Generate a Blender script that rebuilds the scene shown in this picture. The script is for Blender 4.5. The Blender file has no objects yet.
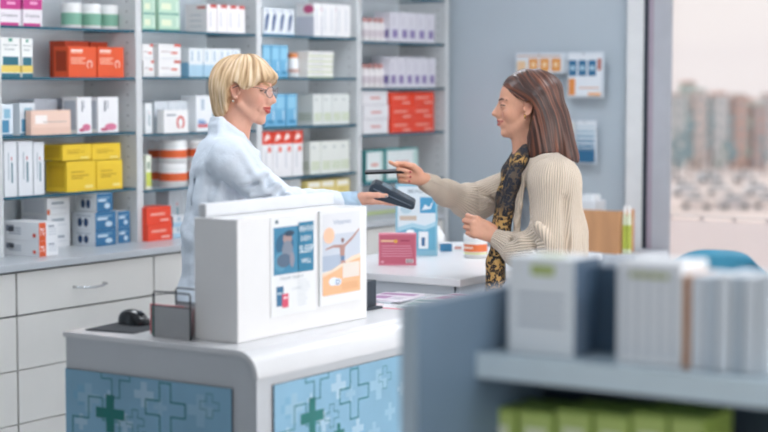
import bpy, bmesh, math, random
import numpy as np
from mathutils import Vector, Matrix
random.seed(4); rng=np.random.RandomState(5)
SC=bpy.context.scene; COL=SC.collection
# ------------------------------------------------------------------ camera model (768x432)
FPX=1740.0; HOR=81.0; CZ=1.6
YAW=math.radians(33.8); PITCH=math.atan((216-HOR)/FPX)
HD=np.array([-math.sin(YAW),math.cos(YAW),0]); RT=np.array([math.cos(YAW),math.sin(YAW),0]); UPZ=np.array([0,0,1.0])
CAMP=np.array([0,0,CZ])
def ray(px,py):
    fw=HD*math.cos(PITCH)-UPZ*math.sin(PITCH); up=HD*math.sin(PITCH)+UPZ*math.cos(PITCH)
    return fw+RT*(px-384)/FPX+up*(216-py)/FPX
def P(px,py,X=None,Y=None,z=None,d=None):
    r=ray(px,py)
    if X is not None: t=X/r[0]
    elif Y is not None: t=Y/r[1]
    elif z is not None: t=(z-CZ)/r[2]
    else: t=d/r.dot(HD)
    return CAMP+r*t
cam=bpy.data.cameras.new('camera'); camo=bpy.data.objects.new('camera',cam); COL.objects.link(camo)
camo.location=(0,0,CZ); camo.rotation_euler=(math.pi/2-PITCH,0,YAW)
cam.sensor_width=36; cam.lens=FPX/768*36; cam.clip_end=2000; cam.clip_start=.05
cam.dof.use_dof=True; cam.dof.focus_distance=5.3; cam.dof.aperture_fstop=2.5
SC.camera=camo
# ------------------------------------------------------------------ materials
def lin(c):
    if isinstance(c,str): c=[int(c[i:i+2],16)/255 for i in (0,2,4)]
    return tuple((x/12.92 if x<=.04045 else ((x+.055)/1.055)**2.4) for x in c)+(1,)
MC={}
def mat(key,c,rough=.5,metal=0,var=.04,scale=8,bump=0,bscale=60,coat=0,sss=0,emit=0,stretch=None,bd=.002):
    if key in MC: return MC[key]
    m=bpy.data.materials.new(key); m.use_nodes=True; nt=m.node_tree; b=nt.nodes['Principled BSDF']
    b.inputs['Roughness'].default_value=rough; b.inputs['Metallic'].default_value=metal
    if coat: b.inputs['Coat Weight'].default_value=coat
    L=lin(c)
    tc=nt.nodes.new('ShaderNodeTexCoord'); mp=nt.nodes.new('ShaderNodeMapping'); nt.links.new(tc.outputs['Object'],mp.inputs[0])
    if stretch: mp.inputs['Scale'].default_value=stretch
    n=nt.nodes.new('ShaderNodeTexNoise'); n.inputs['Scale'].default_value=scale; n.inputs['Detail'].default_value=3
    nt.links.new(mp.outputs[0],n.inputs['Vector'])
    r=nt.nodes.new('ShaderNodeValToRGB')
    r.color_ramp.elements[0].position=.3; r.color_ramp.elements[1].position=.7
    r.color_ramp.elements[0].color=tuple(x*(1-var) for x in L[:3])+(1,); r.color_ramp.elements[1].color=tuple(min(1,x*(1+var)) for x in L[:3])+(1,)
    nt.links.new(n.outputs['Fac'],r.inputs[0]); nt.links.new(r.outputs[0],b.inputs['Base Color'])
    if sss: b.inputs['Subsurface Weight'].default_value=sss; b.inputs['Subsurface Radius'].default_value=(.012,.004,.002); b.inputs['Subsurface Scale'].default_value=1
    if emit: b.inputs['Emission Color'].default_value=L; b.inputs['Emission Strength'].default_value=emit
    if bump:
        n2=nt.nodes.new('ShaderNodeTexNoise'); n2.inputs['Scale'].default_value=bscale; n2.inputs['Detail'].default_value=4
        nt.links.new(mp.outputs[0],n2.inputs['Vector'])
        bn=nt.nodes.new('ShaderNodeBump'); bn.inputs['Strength'].default_value=bump; bn.inputs['Distance'].default_value=bd
        nt.links.new(n2.outputs['Fac'],bn.inputs['Height']); nt.links.new(bn.outputs[0],b.inputs['Normal'])
    MC[key]=m; return m
def hexm(h,rough=.5): return mat('paper_'+h,h,rough,var=.02)
def glassy(key,c,alpha,rough=.05,gl=.12):
    if key in MC: return MC[key]
    m=bpy.data.materials.new(key); m.use_nodes=True; nt=m.node_tree; nt.nodes.clear()
    o=nt.nodes.new('ShaderNodeOutputMaterial'); t=nt.nodes.new('ShaderNodeBsdfTransparent'); g=nt.nodes.new('ShaderNodeBsdfPrincipled')
    n=nt.nodes.new('ShaderNodeTexNoise'); n.inputs['Scale'].default_value=3
    g.inputs['Base Color'].default_value=lin(c); g.inputs['Roughness'].default_value=rough
    mr=nt.nodes.new('ShaderNodeMapRange'); mr.inputs[3].default_value=alpha*.95; mr.inputs[4].default_value=min(1,alpha*1.05); nt.links.new(n.outputs['Fac'],mr.inputs[0])
    mx=nt.nodes.new('ShaderNodeMixShader'); nt.links.new(mr.outputs[0],mx.inputs[0]); nt.links.new(t.outputs[0],mx.inputs[1]); nt.links.new(g.outputs[0],mx.inputs[2]); nt.links.new(mx.outputs[0],o.inputs[0])
    MC[key]=m; return m
# ------------------------------------------------------------------ mesh builder
def sp(o,**k):
    for a,b in k.items():
        if b is not None: o[a]=b
    return o
def info(o,label,cat,group=None): return sp(o,label=label,category=cat,group=group)
def empty(name,loc,rz=0):
    o=bpy.data.objects.new(name,None); COL.objects.link(o); o.location=loc; o.rotation_euler=(0,0,rz); o.empty_display_size=.05; return o
_txt={}
def textmesh(s):
    if s in _txt: return _txt[s]
    c=bpy.data.curves.new('t','FONT'); c.body=s; c.size=1; o=bpy.data.objects.new('t',c); COL.objects.link(o)
    me=bpy.data.meshes.new_from_object(o.evaluated_get(bpy.context.evaluated_depsgraph_get()))
    V=[(v.co.x,v.co.y) for v in me.vertices]; F=[tuple(p.vertices) for p in me.polygons]
    bpy.data.objects.remove(o); bpy.data.curves.remove(c); bpy.data.meshes.remove(me)
    w=max(v[0] for v in V); x0=min(v[0] for v in V); y0=min(v[1] for v in V); h=max(v[1] for v in V)-y0
    V=[((v[0]-x0)/(w-x0),(v[1]-y0)/h) for v in V]; _txt[s]=(V,F,(w-x0)/h); return _txt[s]
class MB:
    def __init__(s): s.V=[]; s.F=[]; s.M=[]; s.mats=[]; s.S=[]
    def mi(s,m):
        if m not in s.mats: s.mats.append(m)
        return s.mats.index(m)
    def face(s,pts,m,sm=False):
        i=len(s.V); s.V+= [tuple(p) for p in pts]; s.F.append(tuple(range(i,i+len(pts)))); s.M.append(s.mi(m)); s.S.append(sm)
    def raw(s,V,F,m,sm=False):
        i=len(s.V); s.V+=[tuple(v) for v in V]
        for f in F: s.F.append(tuple(i+k for k in f)); s.M.append(s.mi(m)); s.S.append(sm)
    def box(s,a,b,m,ms=None):
        x0,y0,z0=a; x1,y1,z1=b
        V=[(x0,y0,z0),(x1,y0,z0),(x1,y1,z0),(x0,y1,z0),(x0,y0,z1),(x1,y0,z1),(x1,y1,z1),(x0,y1,z1)]
        F=[(3,2,1,0),(4,5,6,7),(0,1,5,4),(1,2,6,5),(2,3,7,6),(3,0,4,7)]  # bottom top -y +x +y -x
        if not ms: s.raw(V,F,m)
        else:
            i=len(s.V); s.V+=V
            for k,f in enumerate(F): s.F.append(tuple(i+j for j in f)); s.M.append(s.mi(ms.get(k,m))); s.S.append(False)
    def lathe(s,prof,m,c=(0,0,0),n=28,sx=1,sy=1,cap=True,sm=True):
        V=[];F=[]
        for r,z in prof:
            for k in range(n):
                a=2*math.pi*k/n; V.append((c[0]+r*math.cos(a)*sx,c[1]+r*math.sin(a)*sy,c[2]+z))
        for j in range(len(prof)-1):
            for k in range(n): F.append((j*n+k,j*n+(k+1)%n,(j+1)*n+(k+1)%n,(j+1)*n+k))
        s.raw(V,F,m,sm)
        if cap:
            s.face([V[k] for k in range(n)][::-1],m); s.face([V[(len(prof)-1)*n+k] for k in range(n)],m)
    def tube(s,pts,r,m,n=8):
        pts=[Vector(p) for p in pts]; V=[];F=[]
        for i,p in enumerate(pts):
            t=(pts[min(i+1,len(pts)-1)]-pts[max(i-1,0)]).normalized()
            u=t.cross(Vector((.3,.2,1)) if abs(t.z)<.9 else Vector((1,0,0))).normalized(); w=t.cross(u)
            rr=r[i] if isinstance(r,(list,tuple)) else r
            for k in range(n):
                a=2*math.pi*k/n; V.append(p+u*rr*math.cos(a)+w*rr*math.sin(a))
        for i in range(len(pts)-1):
            for k in range(n): F.append((i*n+k,i*n+(k+1)%n,(i+1)*n+(k+1)%n,(i+1)*n+k))
        F.append(tuple(range(n))[::-1]); F.append(tuple((len(pts)-1)*n+k for k in range(n)))
        s.raw(V,F,m,True)
    def prism(s,poly,axis,a,b,m):  # poly in the two other axes, extruded along axis
        def mk(u,v,w): return (w,u,v) if axis==0 else ((u,w,v) if axis==1 else (u,v,w))
        n=len(poly); V=[mk(u,v,a) for u,v in poly]+[mk(u,v,b) for u,v in poly]
        F=[tuple(range(n)),tuple(range(n,2*n))[::-1]]+[(k,k+n,(k+1)%n+n,(k+1)%n) for k in range(n)]
        s.raw(V,F,m)
    # planar painting on a frame: O origin, U,V unit axes, N outward normal
    def poly2(s,fr,pts,m,lift=.0005):
        O,U,V,N=fr; s.face([O+U*x+V*y+N*lift for x,y in pts],m)
    def rect2(s,fr,x0,y0,x1,y1,m,lift=.0005): s.poly2(fr,[(x0,y0),(x1,y0),(x1,y1),(x0,y1)],m,lift)
    def text2(s,fr,txt,x0,y0,h,m,w=None,lift=.0008,vert=False):
        O,U,V,N=fr; T,F,asp=textmesh(txt); w=w or asp*h
        if vert: s.raw([O+V*(y0+x*w)-U*(y*h)+U*x0+N*lift for x,y in T],F,m)
        else: s.raw([O+U*(x0+x*w)+V*(y0+y*h)+N*lift for x,y in T],F,m)
    def build(s,name,parent=None,loc=None,rz=0,bevel=0,merge=False,seg=2):
        me=bpy.data.meshes.new(name); me.from_pydata([tuple(v) for v in s.V],[],s.F)
        for m in s.mats: me.materials.append(m)
        me.polygons.foreach_set('material_index',s.M); me.polygons.foreach_set('use_smooth',s.S)
        if merge or bevel:
            bm=bmesh.new(); bm.from_mesh(me); bmesh.ops.remove_doubles(bm,verts=bm.verts,dist=1e-5); bmesh.ops.recalc_face_normals(bm,faces=bm.faces); bm.to_mesh(me); bm.free()
        me.update()
        o=bpy.data.objects.new(name,me); COL.objects.link(o)
        if parent: o.parent=parent
        if loc is not None: o.location=loc
        o.rotation_euler=(0,0,rz)
        if bevel:
            b=o.modifiers.new('bevel','BEVEL'); b.width=bevel; b.segments=seg; b.limit_method='ANGLE'; b.angle_limit=math.radians(50); b.harden_normals=False
        return o
def copyobj(o,loc,parent=None):
    c=o.copy(); COL.objects.link(c); c.parent=parent
    if loc is not None: c.location=loc
    for ch in list(o.children):
        d=ch.copy(); COL.objects.link(d); d.parent=c
    return c
WHITE=mat('white_laminate','ECEDEE',.35,var=.015); 
# ------------------------------------------------------------------ room shell
SX=5.10      # front plane of the shelving (x=-SX)
BY=8.32      # back wall
def struct(o): o['kind']='structure'; return o
m=MB(); m.box((-5.6,-3,-.1),(3.2,BY+.2,0),mat('floor_vinyl','B9BEC2',.3,scale=3)); struct(m.build('floor'))
m=MB(); m.box((-5.6,-3,2.9),(3.2,BY+.2,3.0),mat('ceiling_paint','F0F2F3',.8)); struct(m.build('ceiling'))
WALLM=mat('back_wall_paint','B9C5CE',.7,var=.03,scale=1.2)
m=MB(); m.box((-5.6,-3,0),(-5.45,BY,2.9),WALLM); struct(m.build('wall_left'))
wx=P(626,100,Y=BY)[0]; px2=P(643.5,100,Y=BY-.05)[0]; fx=P(671,100,Y=BY-.02)[0]
m=MB(); m.box((-5.6,BY,0),(wx,BY+.2,2.9),WALLM); struct(m.build('wall_back'))
m=MB(); wx5=P(626,100,Y=BY-.05)[0]; m.box((wx5,BY-.05,0),(px2,BY+.2,2.9),mat('pillar_paint','E2E4E5',.6)); struct(m.build('trim_1',bevel=.004))
DARK=mat('dark_frame','2B333D',.4); MAUVE=mat('window_gasket','A79AA8',.5); FR=mat('window_frame','B6B9C0',.4)
m=MB(); a=P(648,100,Y=BY-.052)[0]; b=P(653,100,Y=BY-.052)[0]; fx=P(671,100,Y=BY-.052)[0]
m.box((px2,BY-.052,.0),(a,BY+.02,2.9),DARK); m.box((a,BY-.052,0),(b,BY+.02,2.9),MAUVE); m.box((b,BY-.052,0),(fx,BY-.04,2.9),FR); m.box((px2,BY+.02,0),(fx-.13,BY+.06,2.9),DARK)
xr=-1.6
m.box((fx,BY-.02,0),(xr,BY+.1,.1),FR); m.box((fx,BY-.02,2.75),(xr,BY+.1,2.9),FR); m.box((xr,BY-.02,0),(xr+.15,BY+.1,2.9),FR)
w=struct(m.build('window_1'))
m=MB(); m.box((fx-.12,BY+.005,.0),(xr+.05,BY+.013,2.9),glassy('window_glass','E8F0F4',.06,.02)); w2=m.build('window_pane',w)
m=MB(); m.box((xr+.15,BY,0),(3.2,BY+.2,2.9),WALLM); struct(m.build('wall_right'))
m=MB(); m.box((-5.6,-3.1,0),(3.2,-3.0,2.9),mat('front_wall_paint','8F989F',.8)); struct(m.build('wall_front'))
# ceiling lamps
LAMP=mat('lamp_diffuser','F4F8FF',.5,emit=9.5); LF=mat('lamp_frame','DDDDDD',.4)
k=0
for (x,y) in [(-4.1,4.2),(-4.1,6.6),(-2.1,3.9),(-2.1,6.2),(.6,2.5),(.6,5.2)]:
    r=empty('ceiling_light',(x,y,2.9)); place=['above the pharmacist','above the far shelves','above the front counter','above the customer','above the camera side aisle','by the window side aisle'][k]
    info(r,'square recessed ceiling lamp '+place,'ceiling light','recessed ceiling lamps')
    m=MB(); m.box((-.42,-.42,-.03),(.42,.42,0),LF); m.build('frame',r)
    m=MB(); m.box((-.38,-.38,-.034),(.38,.38,-.0305),LAMP); m.build('diffuser',r); k+=1
# world
wd=bpy.data.worlds.new('sky'); SC.world=wd; wd.use_nodes=True; nt=wd.node_tree; bg=nt.nodes['Background']
tc=nt.nodes.new('ShaderNodeTexCoord'); sx=nt.nodes.new('ShaderNodeSeparateXYZ'); nt.links.new(tc.outputs['Generated'],sx.inputs[0])
n=nt.nodes.new('ShaderNodeTexNoise'); n.inputs['Scale'].default_value=2.2; n.inputs['Detail'].default_value=4
mp=nt.nodes.new('ShaderNodeMapping'); mp.inputs['Scale'].default_value=(1,1,6); nt.links.new(tc.outputs['Generated'],mp.inputs[0]); nt.links.new(mp.outputs[0],n.inputs['Vector'])
cr=nt.nodes.new('ShaderNodeValToRGB'); cr.color_ramp.elements[0].color=lin('E9DFE0'); cr.color_ramp.elements[1].color=lin('F6EDEA'); cr.color_ramp.elements[0].position=.35; cr.color_ramp.elements[1].position=.65
nt.links.new(n.outputs['Fac'],cr.inputs[0]); nt.links.new(cr.outputs[0],bg.inputs[0]); bg.inputs[1].default_value=.90
sun=bpy.data.lights.new('sun','SUN'); sun.energy=1.2; sun.angle=math.radians(8); sun.color=(1,.86,.72)
so=bpy.data.objects.new('sun',sun); COL.objects.link(so); so.rotation_euler=Vector((0.55,-.75,-.62)).to_track_quat('-Z','Y').to_euler()
al=bpy.data.lights.new('side_fill_light','AREA'); al.shape='RECTANGLE'; al.size=9.5; al.size_y=2.3; al.energy=150; al.color=(1,.97,.95)  # added area fill from the open right side, brightens the shelves
ao=bpy.data.objects.new('side_fill_light',al); COL.objects.link(ao); ao.location=(3.1,3.2,1.45); ao.rotation_euler=(math.pi/2,0,math.pi/2)
SC.view_settings.view_transform='Standard'; SC.view_settings.look='None'; SC.view_settings.gamma=1; SC.view_settings.use_curve_mapping=False; SC.view_settings.exposure=0.25
# ------------------------------------------------------------------ shelving
BAYPX=[-1.5,139.5,259.5,359.5,447]
DIVM=mat('divider_paint','D2D6D8',.45); BACKM=mat('shelf_back','D3DCE2',.6)
GEDGE=mat('glass_edge','1F5A6E',.15); GTOP=glassy('shelf_glass','A9BCC4',.14,.08)
SD=.31
Yd=[P(p,120,X=-SX)[1] for p in BAYPX]
shv=empty('shelving_unit',(-SX-SD/2,Yd[0],.9)); info(shv,'tall grey wall shelving with teal-edged glass shelves along the left wall','shelving')
def rel(o,p): o.location=Vector(o.location)-Vector(p.location); return o
def pbuild(m,name,parent,bevel=0):
    o=m.build(name,parent,bevel=bevel); o.matrix_parent_inverse=Matrix.Identity(4); o.location=-Vector(parent.location); return o
m=MB(); m.box((-SX-SD-.02,Yd[0]-.9,.9),(-SX-SD,Yd[4],2.88),BACKM); pbuild(m,'back_panel',shv)
for i,y in enumerate([Yd[0]-.85]+Yd):
    t=.019; m=MB(); m.box((-SX-SD,y-t,.9 if i<5 else 0),(-SX,y+t,2.88),DIVM)
    for zz in np.arange(1.0,2.6,.045):
        for xx in (-SX-.05,-SX-SD+.05):
            m.face([(xx-.003,y-t-.0004,zz-.003),(xx+.003,y-t-.0004,zz-.003),(xx+.003,y-t-.0004,zz+.003),(xx-.003,y-t-.0004,zz+.003)],DARK)
    pbuild(m,'divider',shv)
def zat(px,py,X=-SX): return P(px,py,X=X)[2]
SHZ=[[zat(67,28)]+[0]*3,[],[],[]]
SHZ=[[zat(67,27.5),zat(67,77.3),zat(67,134.2),zat(67,193)],
     [zat(200,31.8),zat(200,77),zat(200,132),zat(200,186)],
     [zat(308,36),zat(308,77.6),zat(308,125.7),zat(308,175.5)],
     [zat(402,42.3),zat(402,88),zat(402,133),zat(402,181)]]
print('SHZ',[[round(z,3) for z in r] for r in SHZ])
for i in range(4):
    for z in SHZ[i]+[SHZ[i][0]+.24,SHZ[i][0]+.5]:
        m=MB(); y0=Yd[i]+.021; y1=Yd[i+1]-.021
        m.box((-SX-SD+.005,y0,z-.011),(-SX-.004,y1,z),GTOP,{3:GEDGE,2:GEDGE,4:GEDGE}); pbuild(m,'glass_shelf',shv)
for z in SHZ[0]+[SHZ[0][0]+.24,SHZ[0][0]+.5]:
    m=MB(); m.box((-SX-SD+.005,Yd[0]-.85+.021,z-.011),(-SX-.004,Yd[0]-.021,z),GTOP,{3:GEDGE}); pbuild(m,'glass_shelf',shv)
# worktop + drawer units
WT=mat('worktop_grey','B9BFC4',.3,var=.03,scale=5); CABM=mat('cabinet_front','DADAD6',.4,var=.015); GAP=mat('cabinet_gap','39424A',.6)
FX=-4.85
wy0,wy1=3.0,P(446,200,X=FX)[1]
m=MB(); m.box((-5.44,wy0,.872),(FX,wy1,.9),WT); o=m.build('worktop',bevel=.003); info(o,'long pale grey worktop running over the drawer cabinets','worktop')
cx=FX+.01-.03
yg=[P(19.5,300,X=FX)[1],P(157,300,X=FX)[1]]; wdt=yg[1]-yg[0]
CABL=['leftmost, cut off by the picture edge','its curved chrome handle in full view','directly behind the pharmacist','fourth from the left, behind the pharmacist','at the far end below the red cartons']
CHR=mat('chrome','C9CDD0',.18,1)
for i in range(-1,4):
    y0=yg[0]+i*wdt; y1=min(y0+wdt,wy1)
    r=empty('drawer_cabinet',(-5.1,(y0+y1)/2,0)); info(r,'white drawer cabinet under the worktop, '+CABL[i+1],'cabinet','drawer cabinets under the wall shelving')
    m=MB(); m.box((-5.42,y0+.003,.0),(FX-.035,y1-.003,.872),GAP,{3:GAP}); pbuild(m,'body',r)
    zs=[.866,.697,.487,.277,.06]
    for j in range(4):
        m=MB(); g=.004 if j!=1 and j!=2 else .0012
        m.box((FX-.035,y0+.005,zs[j+1]+.002+(.003 if j in(0,3) else 0)),(FX-.015,y1-.005,zs[j]-.002),CABM); d=pbuild(m,'drawer',r,bevel=.0015)
        if j==0:
            m=MB(); yc=P(91,283,X=FX)[1]-(yg[0]+0*wdt)+y0; zc=(zs[0]+zs[1])/2
            pts=[(FX-.016,yc-.085,zc+.0),(FX+.01,yc-.083,zc+.0),(FX+.02,yc-.05,zc-.004),(FX+.024,yc,zc-.006),(FX+.02,yc+.05,zc-.004),(FX+.01,yc+.083,zc+.0),(FX-.016,yc+.085,zc+.0)]
            m.tube(pts,.0045,CHR); h=m.build('handle',d); h.location=(0,0,0)
# ------------------------------------------------------------------ cartons
ORD=['first','second','third','fourth','fifth','sixth','seventh','eighth','ninth','tenth']
BAYN=['left bay','second bay','third bay','far bay']
SHN=['top shelf','second shelf','third shelf','fourth shelf','worktop']
def carton(name,w,d,h,base,dec=None,rough=.45):
    """front faces +x, base centre origin; dec(mb,F,S,T,w,d,h) paints"""
    m=MB(); b=hexm(base,rough) if isinstance(base,str) else base
    m.box((-d/2,-w/2,0),(d/2,w/2,h),b)
    F=(Vector((d/2,-w/2,0)),Vector((0,1,0)),Vector((0,0,1)),Vector((1,0,0)))
    S=(Vector((-d/2,-w/2,0)),Vector((1,0,0)),Vector((0,0,1)),Vector((0,-1,0)))
    T=(Vector((d/2,-w/2,h)),Vector((0,1,0)),Vector((-1,0,0)),Vector((0,0,1)))
    if dec: dec(m,F,S,T,w,d,h)
    return m
def row(name,bay,sh,x0,x1,ytop,n,d,base,dec,desc,layers=1,rec=.02,gap=.0015,group=None,cat='carton',ybot=None,where=None,jit=.004):
    """n items side by side between two picture columns, standing on a shelf"""
    X=-SX-rec; ym=ytop
    z0=SHZ[bay][sh] if sh<4 else .9
    if ybot is not None: z0=zat((x0+x1)/2,ybot,X)
    XX=X-d/2 if name=='JAR' else X; Y0=P(x0,100,X=XX)[1]; Y1=P(x1,100,X=XX)[1]; H=zat((x0+x1)/2,ytop,X)-z0
    w=(Y1-Y0)/n; h=H/layers; proto=None; tot=n*layers
    where=where or f'{SHN[sh]} of the {BAYN[bay]}'
    for l in range(layers):
        for i in range(n):
            loc=(X-d/2+rng.uniform(-jit,jit),Y0+w*(i+.5),z0+l*h+.0003)
            if proto is None:
                proto=(carton(name,w-gap,d,h-.0006,base,dec) if name!='JAR' else dec(w-gap,h)).build(name if name!='JAR' else 'jar',loc=loc); o=proto
            else: o=copyobj(proto,loc)
            if tot==1: lab=f'{desc}, {where}'
            elif layers==1: lab=f'{desc}, {ORD[i]} from left, {where}'
            else:
                lv={2:['lower','upper'],3:['bottom','middle','top']}.get(layers,ORD)[l]
                lab=f'{desc}, {lv} layer, {ORD[i]+" from left, " if n>1 else ""}{where}'
            info(o,lab,cat,(group or desc+' row') if tot>1 else None)
    return proto
H=hexm
def R(m,fr,w,h,u0,v0,u1,v1,c,l=.0005): m.rect2(fr,u0*w,v0*h,u1*w,v1*h,H(c),l)
# --- left bay
def d_pink(m,F,S,T,w,d,h):
    R(m,F,w,h,0,.62,1,1,'C23A86'); R(m,F,w,h,.0,0,.9,.12,'C23A86'); m.text2(F,'Gripzene',.1*w,.3*h,.16*h,H('6A7078'),w=.75*w); R(m,F,w,h,.35,.8,.75,.9,'EBA5CC',.0009); R(m,S,d,h,0,.62,1,1,'B03079')
row('carton',0,0,1,22.5,-1,1,.1,'E9E4EA',d_pink,'pink and white carton',where='left one on the top shelf, left bay',rec=.02)
row('carton',0,0,24,43,-1,1,.1,'E9E4EA',d_pink,'pink and white carton',where='beside the green-labelled jars',rec=.05)
def jar(band,lid='F1F3F3',bh=(.15,.62),double=False):
    def f(w,h):
        m=MB(); r=w*.39; W=H('EDF0F0',.3)
        m.lathe([(r*.9,0),(r,.03*h),(r,.70*h),(r*.96,.74*h)],W,n=24); m.lathe([(r*.99,.74*h),(r*1.0,.76*h),(r*1.0,.98*h),(r*.95,h)],H(lid,.3),n=24)
        m.lathe([(r*1.006,bh[0]*h),(r*1.006,bh[1]*h)],H(band),n=24,cap=False)
        return m
    return f
row('JAR',0,0,63.5,118,3.5,3,.1,'',jar('7DB39C'),'white jar with green label',cat='jar',rec=.07)
def d_aqua(m,F,S,T,w,d,h):
    R(m,F,w,h,.08,.3,.92,.52,'2E6E7E'); R(m,F,w,h,0,.12,1,.3,'E8CE6A'); R(m,F,w,h,.0,0,1,.1,'2E6E7E'); m.text2(F,'Aqua Cream',.1*w,.78*h,.06*h,H('4E6E78'),w=.8*w); m.text2(F,'Powder',.2*w,.68*h,.05*h,H('4E6E78'),w=.55*w); R(m,F,w,h,.4,.9,.6,.98,'4FA08A')
    R(m,S,d,h,0,.12,1,.3,'E8CE6A')
row('carton',0,1,1.5,20.5,37.5,1,.07,'EEF0EE',d_aqua,'tall white carton with teal block and yellow band',where='leftmost, second shelf')
row('carton',0,1,22,33,38.5,1,.07,'EEF0EE',d_aqua,'narrow white carton with teal block and yellow band',where='beside orange cartons in painted shade')
def d_or(m,F,S,T,w,d,h):
    for i,v in enumerate((.78,.6,.52,.44)): R(m,F,w,h,.08,v,.5+.1*(i%2),v+.04,'F6B9A0')
    R(m,F,w,h,.08,.84,.5,.9,'FBE3D8'); 
    import math as M
    c=[(.75*w+.1*w*M.cos(a),.42*h+.14*h*M.sin(a)) for a in np.linspace(-.9,4.2,14)]; c2=[(.75*w+.07*w*M.cos(a),.42*h+.1*h*M.sin(a)) for a in np.linspace(4.2,-.9,14)]
    for k in range(13): m.poly2(F,[c[k],c[k+1],c2[12-k],c2[13-k]],H('F9DACB'))
    R(m,S,d,h,.15,.2,.85,.85,'A63A1C')  # shade of the side face put into its colour
ORG=mat('orange_card','E4592F',.45,var=.03)
row('carton',0,1,69,97,46.5,1,.085,ORG,d_or,'bright orange carton',where='front row, left one, second shelf of the left bay')
row('carton',0,1,98.5,124.5,47,1,.085,ORG,d_or,'bright orange carton',where='front row, right one, second shelf of the left bay')
row('carton',0,1,66,90,41,1,.09,mat('orange_shaded','B93F1C',.5),None,'orange carton in painted shade',where='back row, left one, second shelf of the left bay',rec=.13)  # same orange card, back-row shade painted into the colour
row('carton',0,1,92,109,42,1,.09,mat('orange_shaded','B93F1C',.5),None,'orange carton in painted shade',where='back row, right one, second shelf of the left bay',rec=.13)  # shade painted into the orange here as well
def d_bhex(m,F,S,T,w,d,h):
    R(m,F,w,h,.1,.1,.7,.5,'4E90B4'); R(m,F,w,h,.3,.55,.8,.85,'8DBBD0'); R(m,F,w,h,0,0,1,.06,'2E6E90')
row('carton',0,2,-1,12.5,104,1,.08,'DDE7EE',d_bhex,'white carton with blue hexagons',where='leftmost, third shelf')
row('carton',0,2,19.5,35,103,1,.08,'DDE7EE',d_bhex,'white carton with blue hexagons',where='behind the salmon wide carton',rec=.045)
def d_salm(m,F,S,T,w,d,h):
    R(m,F,w,h,.03,.3,.97,.95,'F3D3C2'); R(m,F,w,h,.1,.45,.4,.8,'FBF3EE',.0009); R(m,F,w,h,.3,.5,.9,.54,'C9B5AA',.001)
row('carton',0,2,31,71,110,1,.03,'EBC9B7',d_salm,'wide salmon carton lying in front',where='third shelf of the left bay',rec=.004)
def d_pc(m,F,S,T,w,d,h):
    m.poly2(F,[(.62*w+.3*w*math.cos(a),.16*h+.1*h*math.sin(a)) for a in np.linspace(0,6.2,12)],H('DE7F9F')); m.poly2(F,[(.3*w+.2*w*math.cos(a),.09*h+.05*h*math.sin(a)) for a in np.linspace(0,6.2,12)],H('C8607F'))
    R(m,F,w,h,.3,.6,.38,.9,'6D7480'); R(m,F,w,h,.45,.68,.5,.9,'9AA0AA'); R(m,S,d,h,.1,.1,.9,.9,'BCC4CE')
row('carton',0,2,76.5,91,97,1,.085,'EFF0F2',d_pc,'tall white carton with pink blotch',where='left one of two, third shelf')
row('carton',0,2,98,118.5,97,1,.085,'EFF0F2',d_pc,'tall white carton with pink blotch',where='right end of third shelf')
row('carton',0,2,34,58,99,2,.09,'C3CAD4',None,'grey white carton at the back',rec=.14)
row('carton',0,2,64,84,98.5,1,.09,'B4BCCA',None,'grey lilac carton at the back',where='behind the pink-blotched cartons',rec=.16)
def d_thin(m,F,S,T,w,d,h):
    R(m,F,w,h,.55,.25,.68,.62,'4E7F8C'); R(m,F,w,h,.3,.3,.38,.8,'A9B6BE'); R(m,F,w,h,.55,.66,.64,.72,'C25A5A')
row('carton',0,3,3,15.5,141.5,1,.08,'E6EAEE',d_thin,'tall narrow white carton',where='left one of three, fourth shelf')
row('carton',0,3,17.5,31.5,141,1,.08,'E6EAEE',d_thin,'tall narrow white carton',where='middle one of three, fourth shelf')
row('carton',0,3,33,43.5,142,1,.08,'E6EAEE',d_thin,'tall narrow white carton',where='right one of three, fourth shelf')
YEL=mat('yellow_card','F0CB33',.45,var=.03)
def d_yel(m,F,S,T,w,d,h):
    for v,u in ((.62,.6),(.5,.75),(.42,.55)): R(m,F,w,h,.15,v,u,v+.05,'C9A01E')
    R(m,F,w,h,.62,.1,.9,.2,'F7E28A'); R(m,S,d,h,.12,.15,.88,.85,'E0B624')
row('carton',0,3,66,95,161,1,.12,YEL,d_yel,'large yellow carton',where='lower layer, left one, fourth shelf')
row('carton',0,3,96,122,160,1,.12,YEL,d_yel,'large yellow carton',where='lower layer, right one, fourth shelf')
row('carton',0,3,62,91,144.5,1,.13,YEL,d_yel,'flat yellow carton',where='upper layer, left one, fourth shelf',ybot=160.3)
row('carton',0,3,92,120.5,143.5,1,.12,YEL,d_yel,'flat yellow carton',where='upper layer, right one, fourth shelf',ybot=159.6)
row('carton',0,3,68,96,160.5,1,.1,YEL,d_yel,'yellow carton at the back',where='behind lower left yellow carton, fourth shelf',rec=.155)
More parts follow.
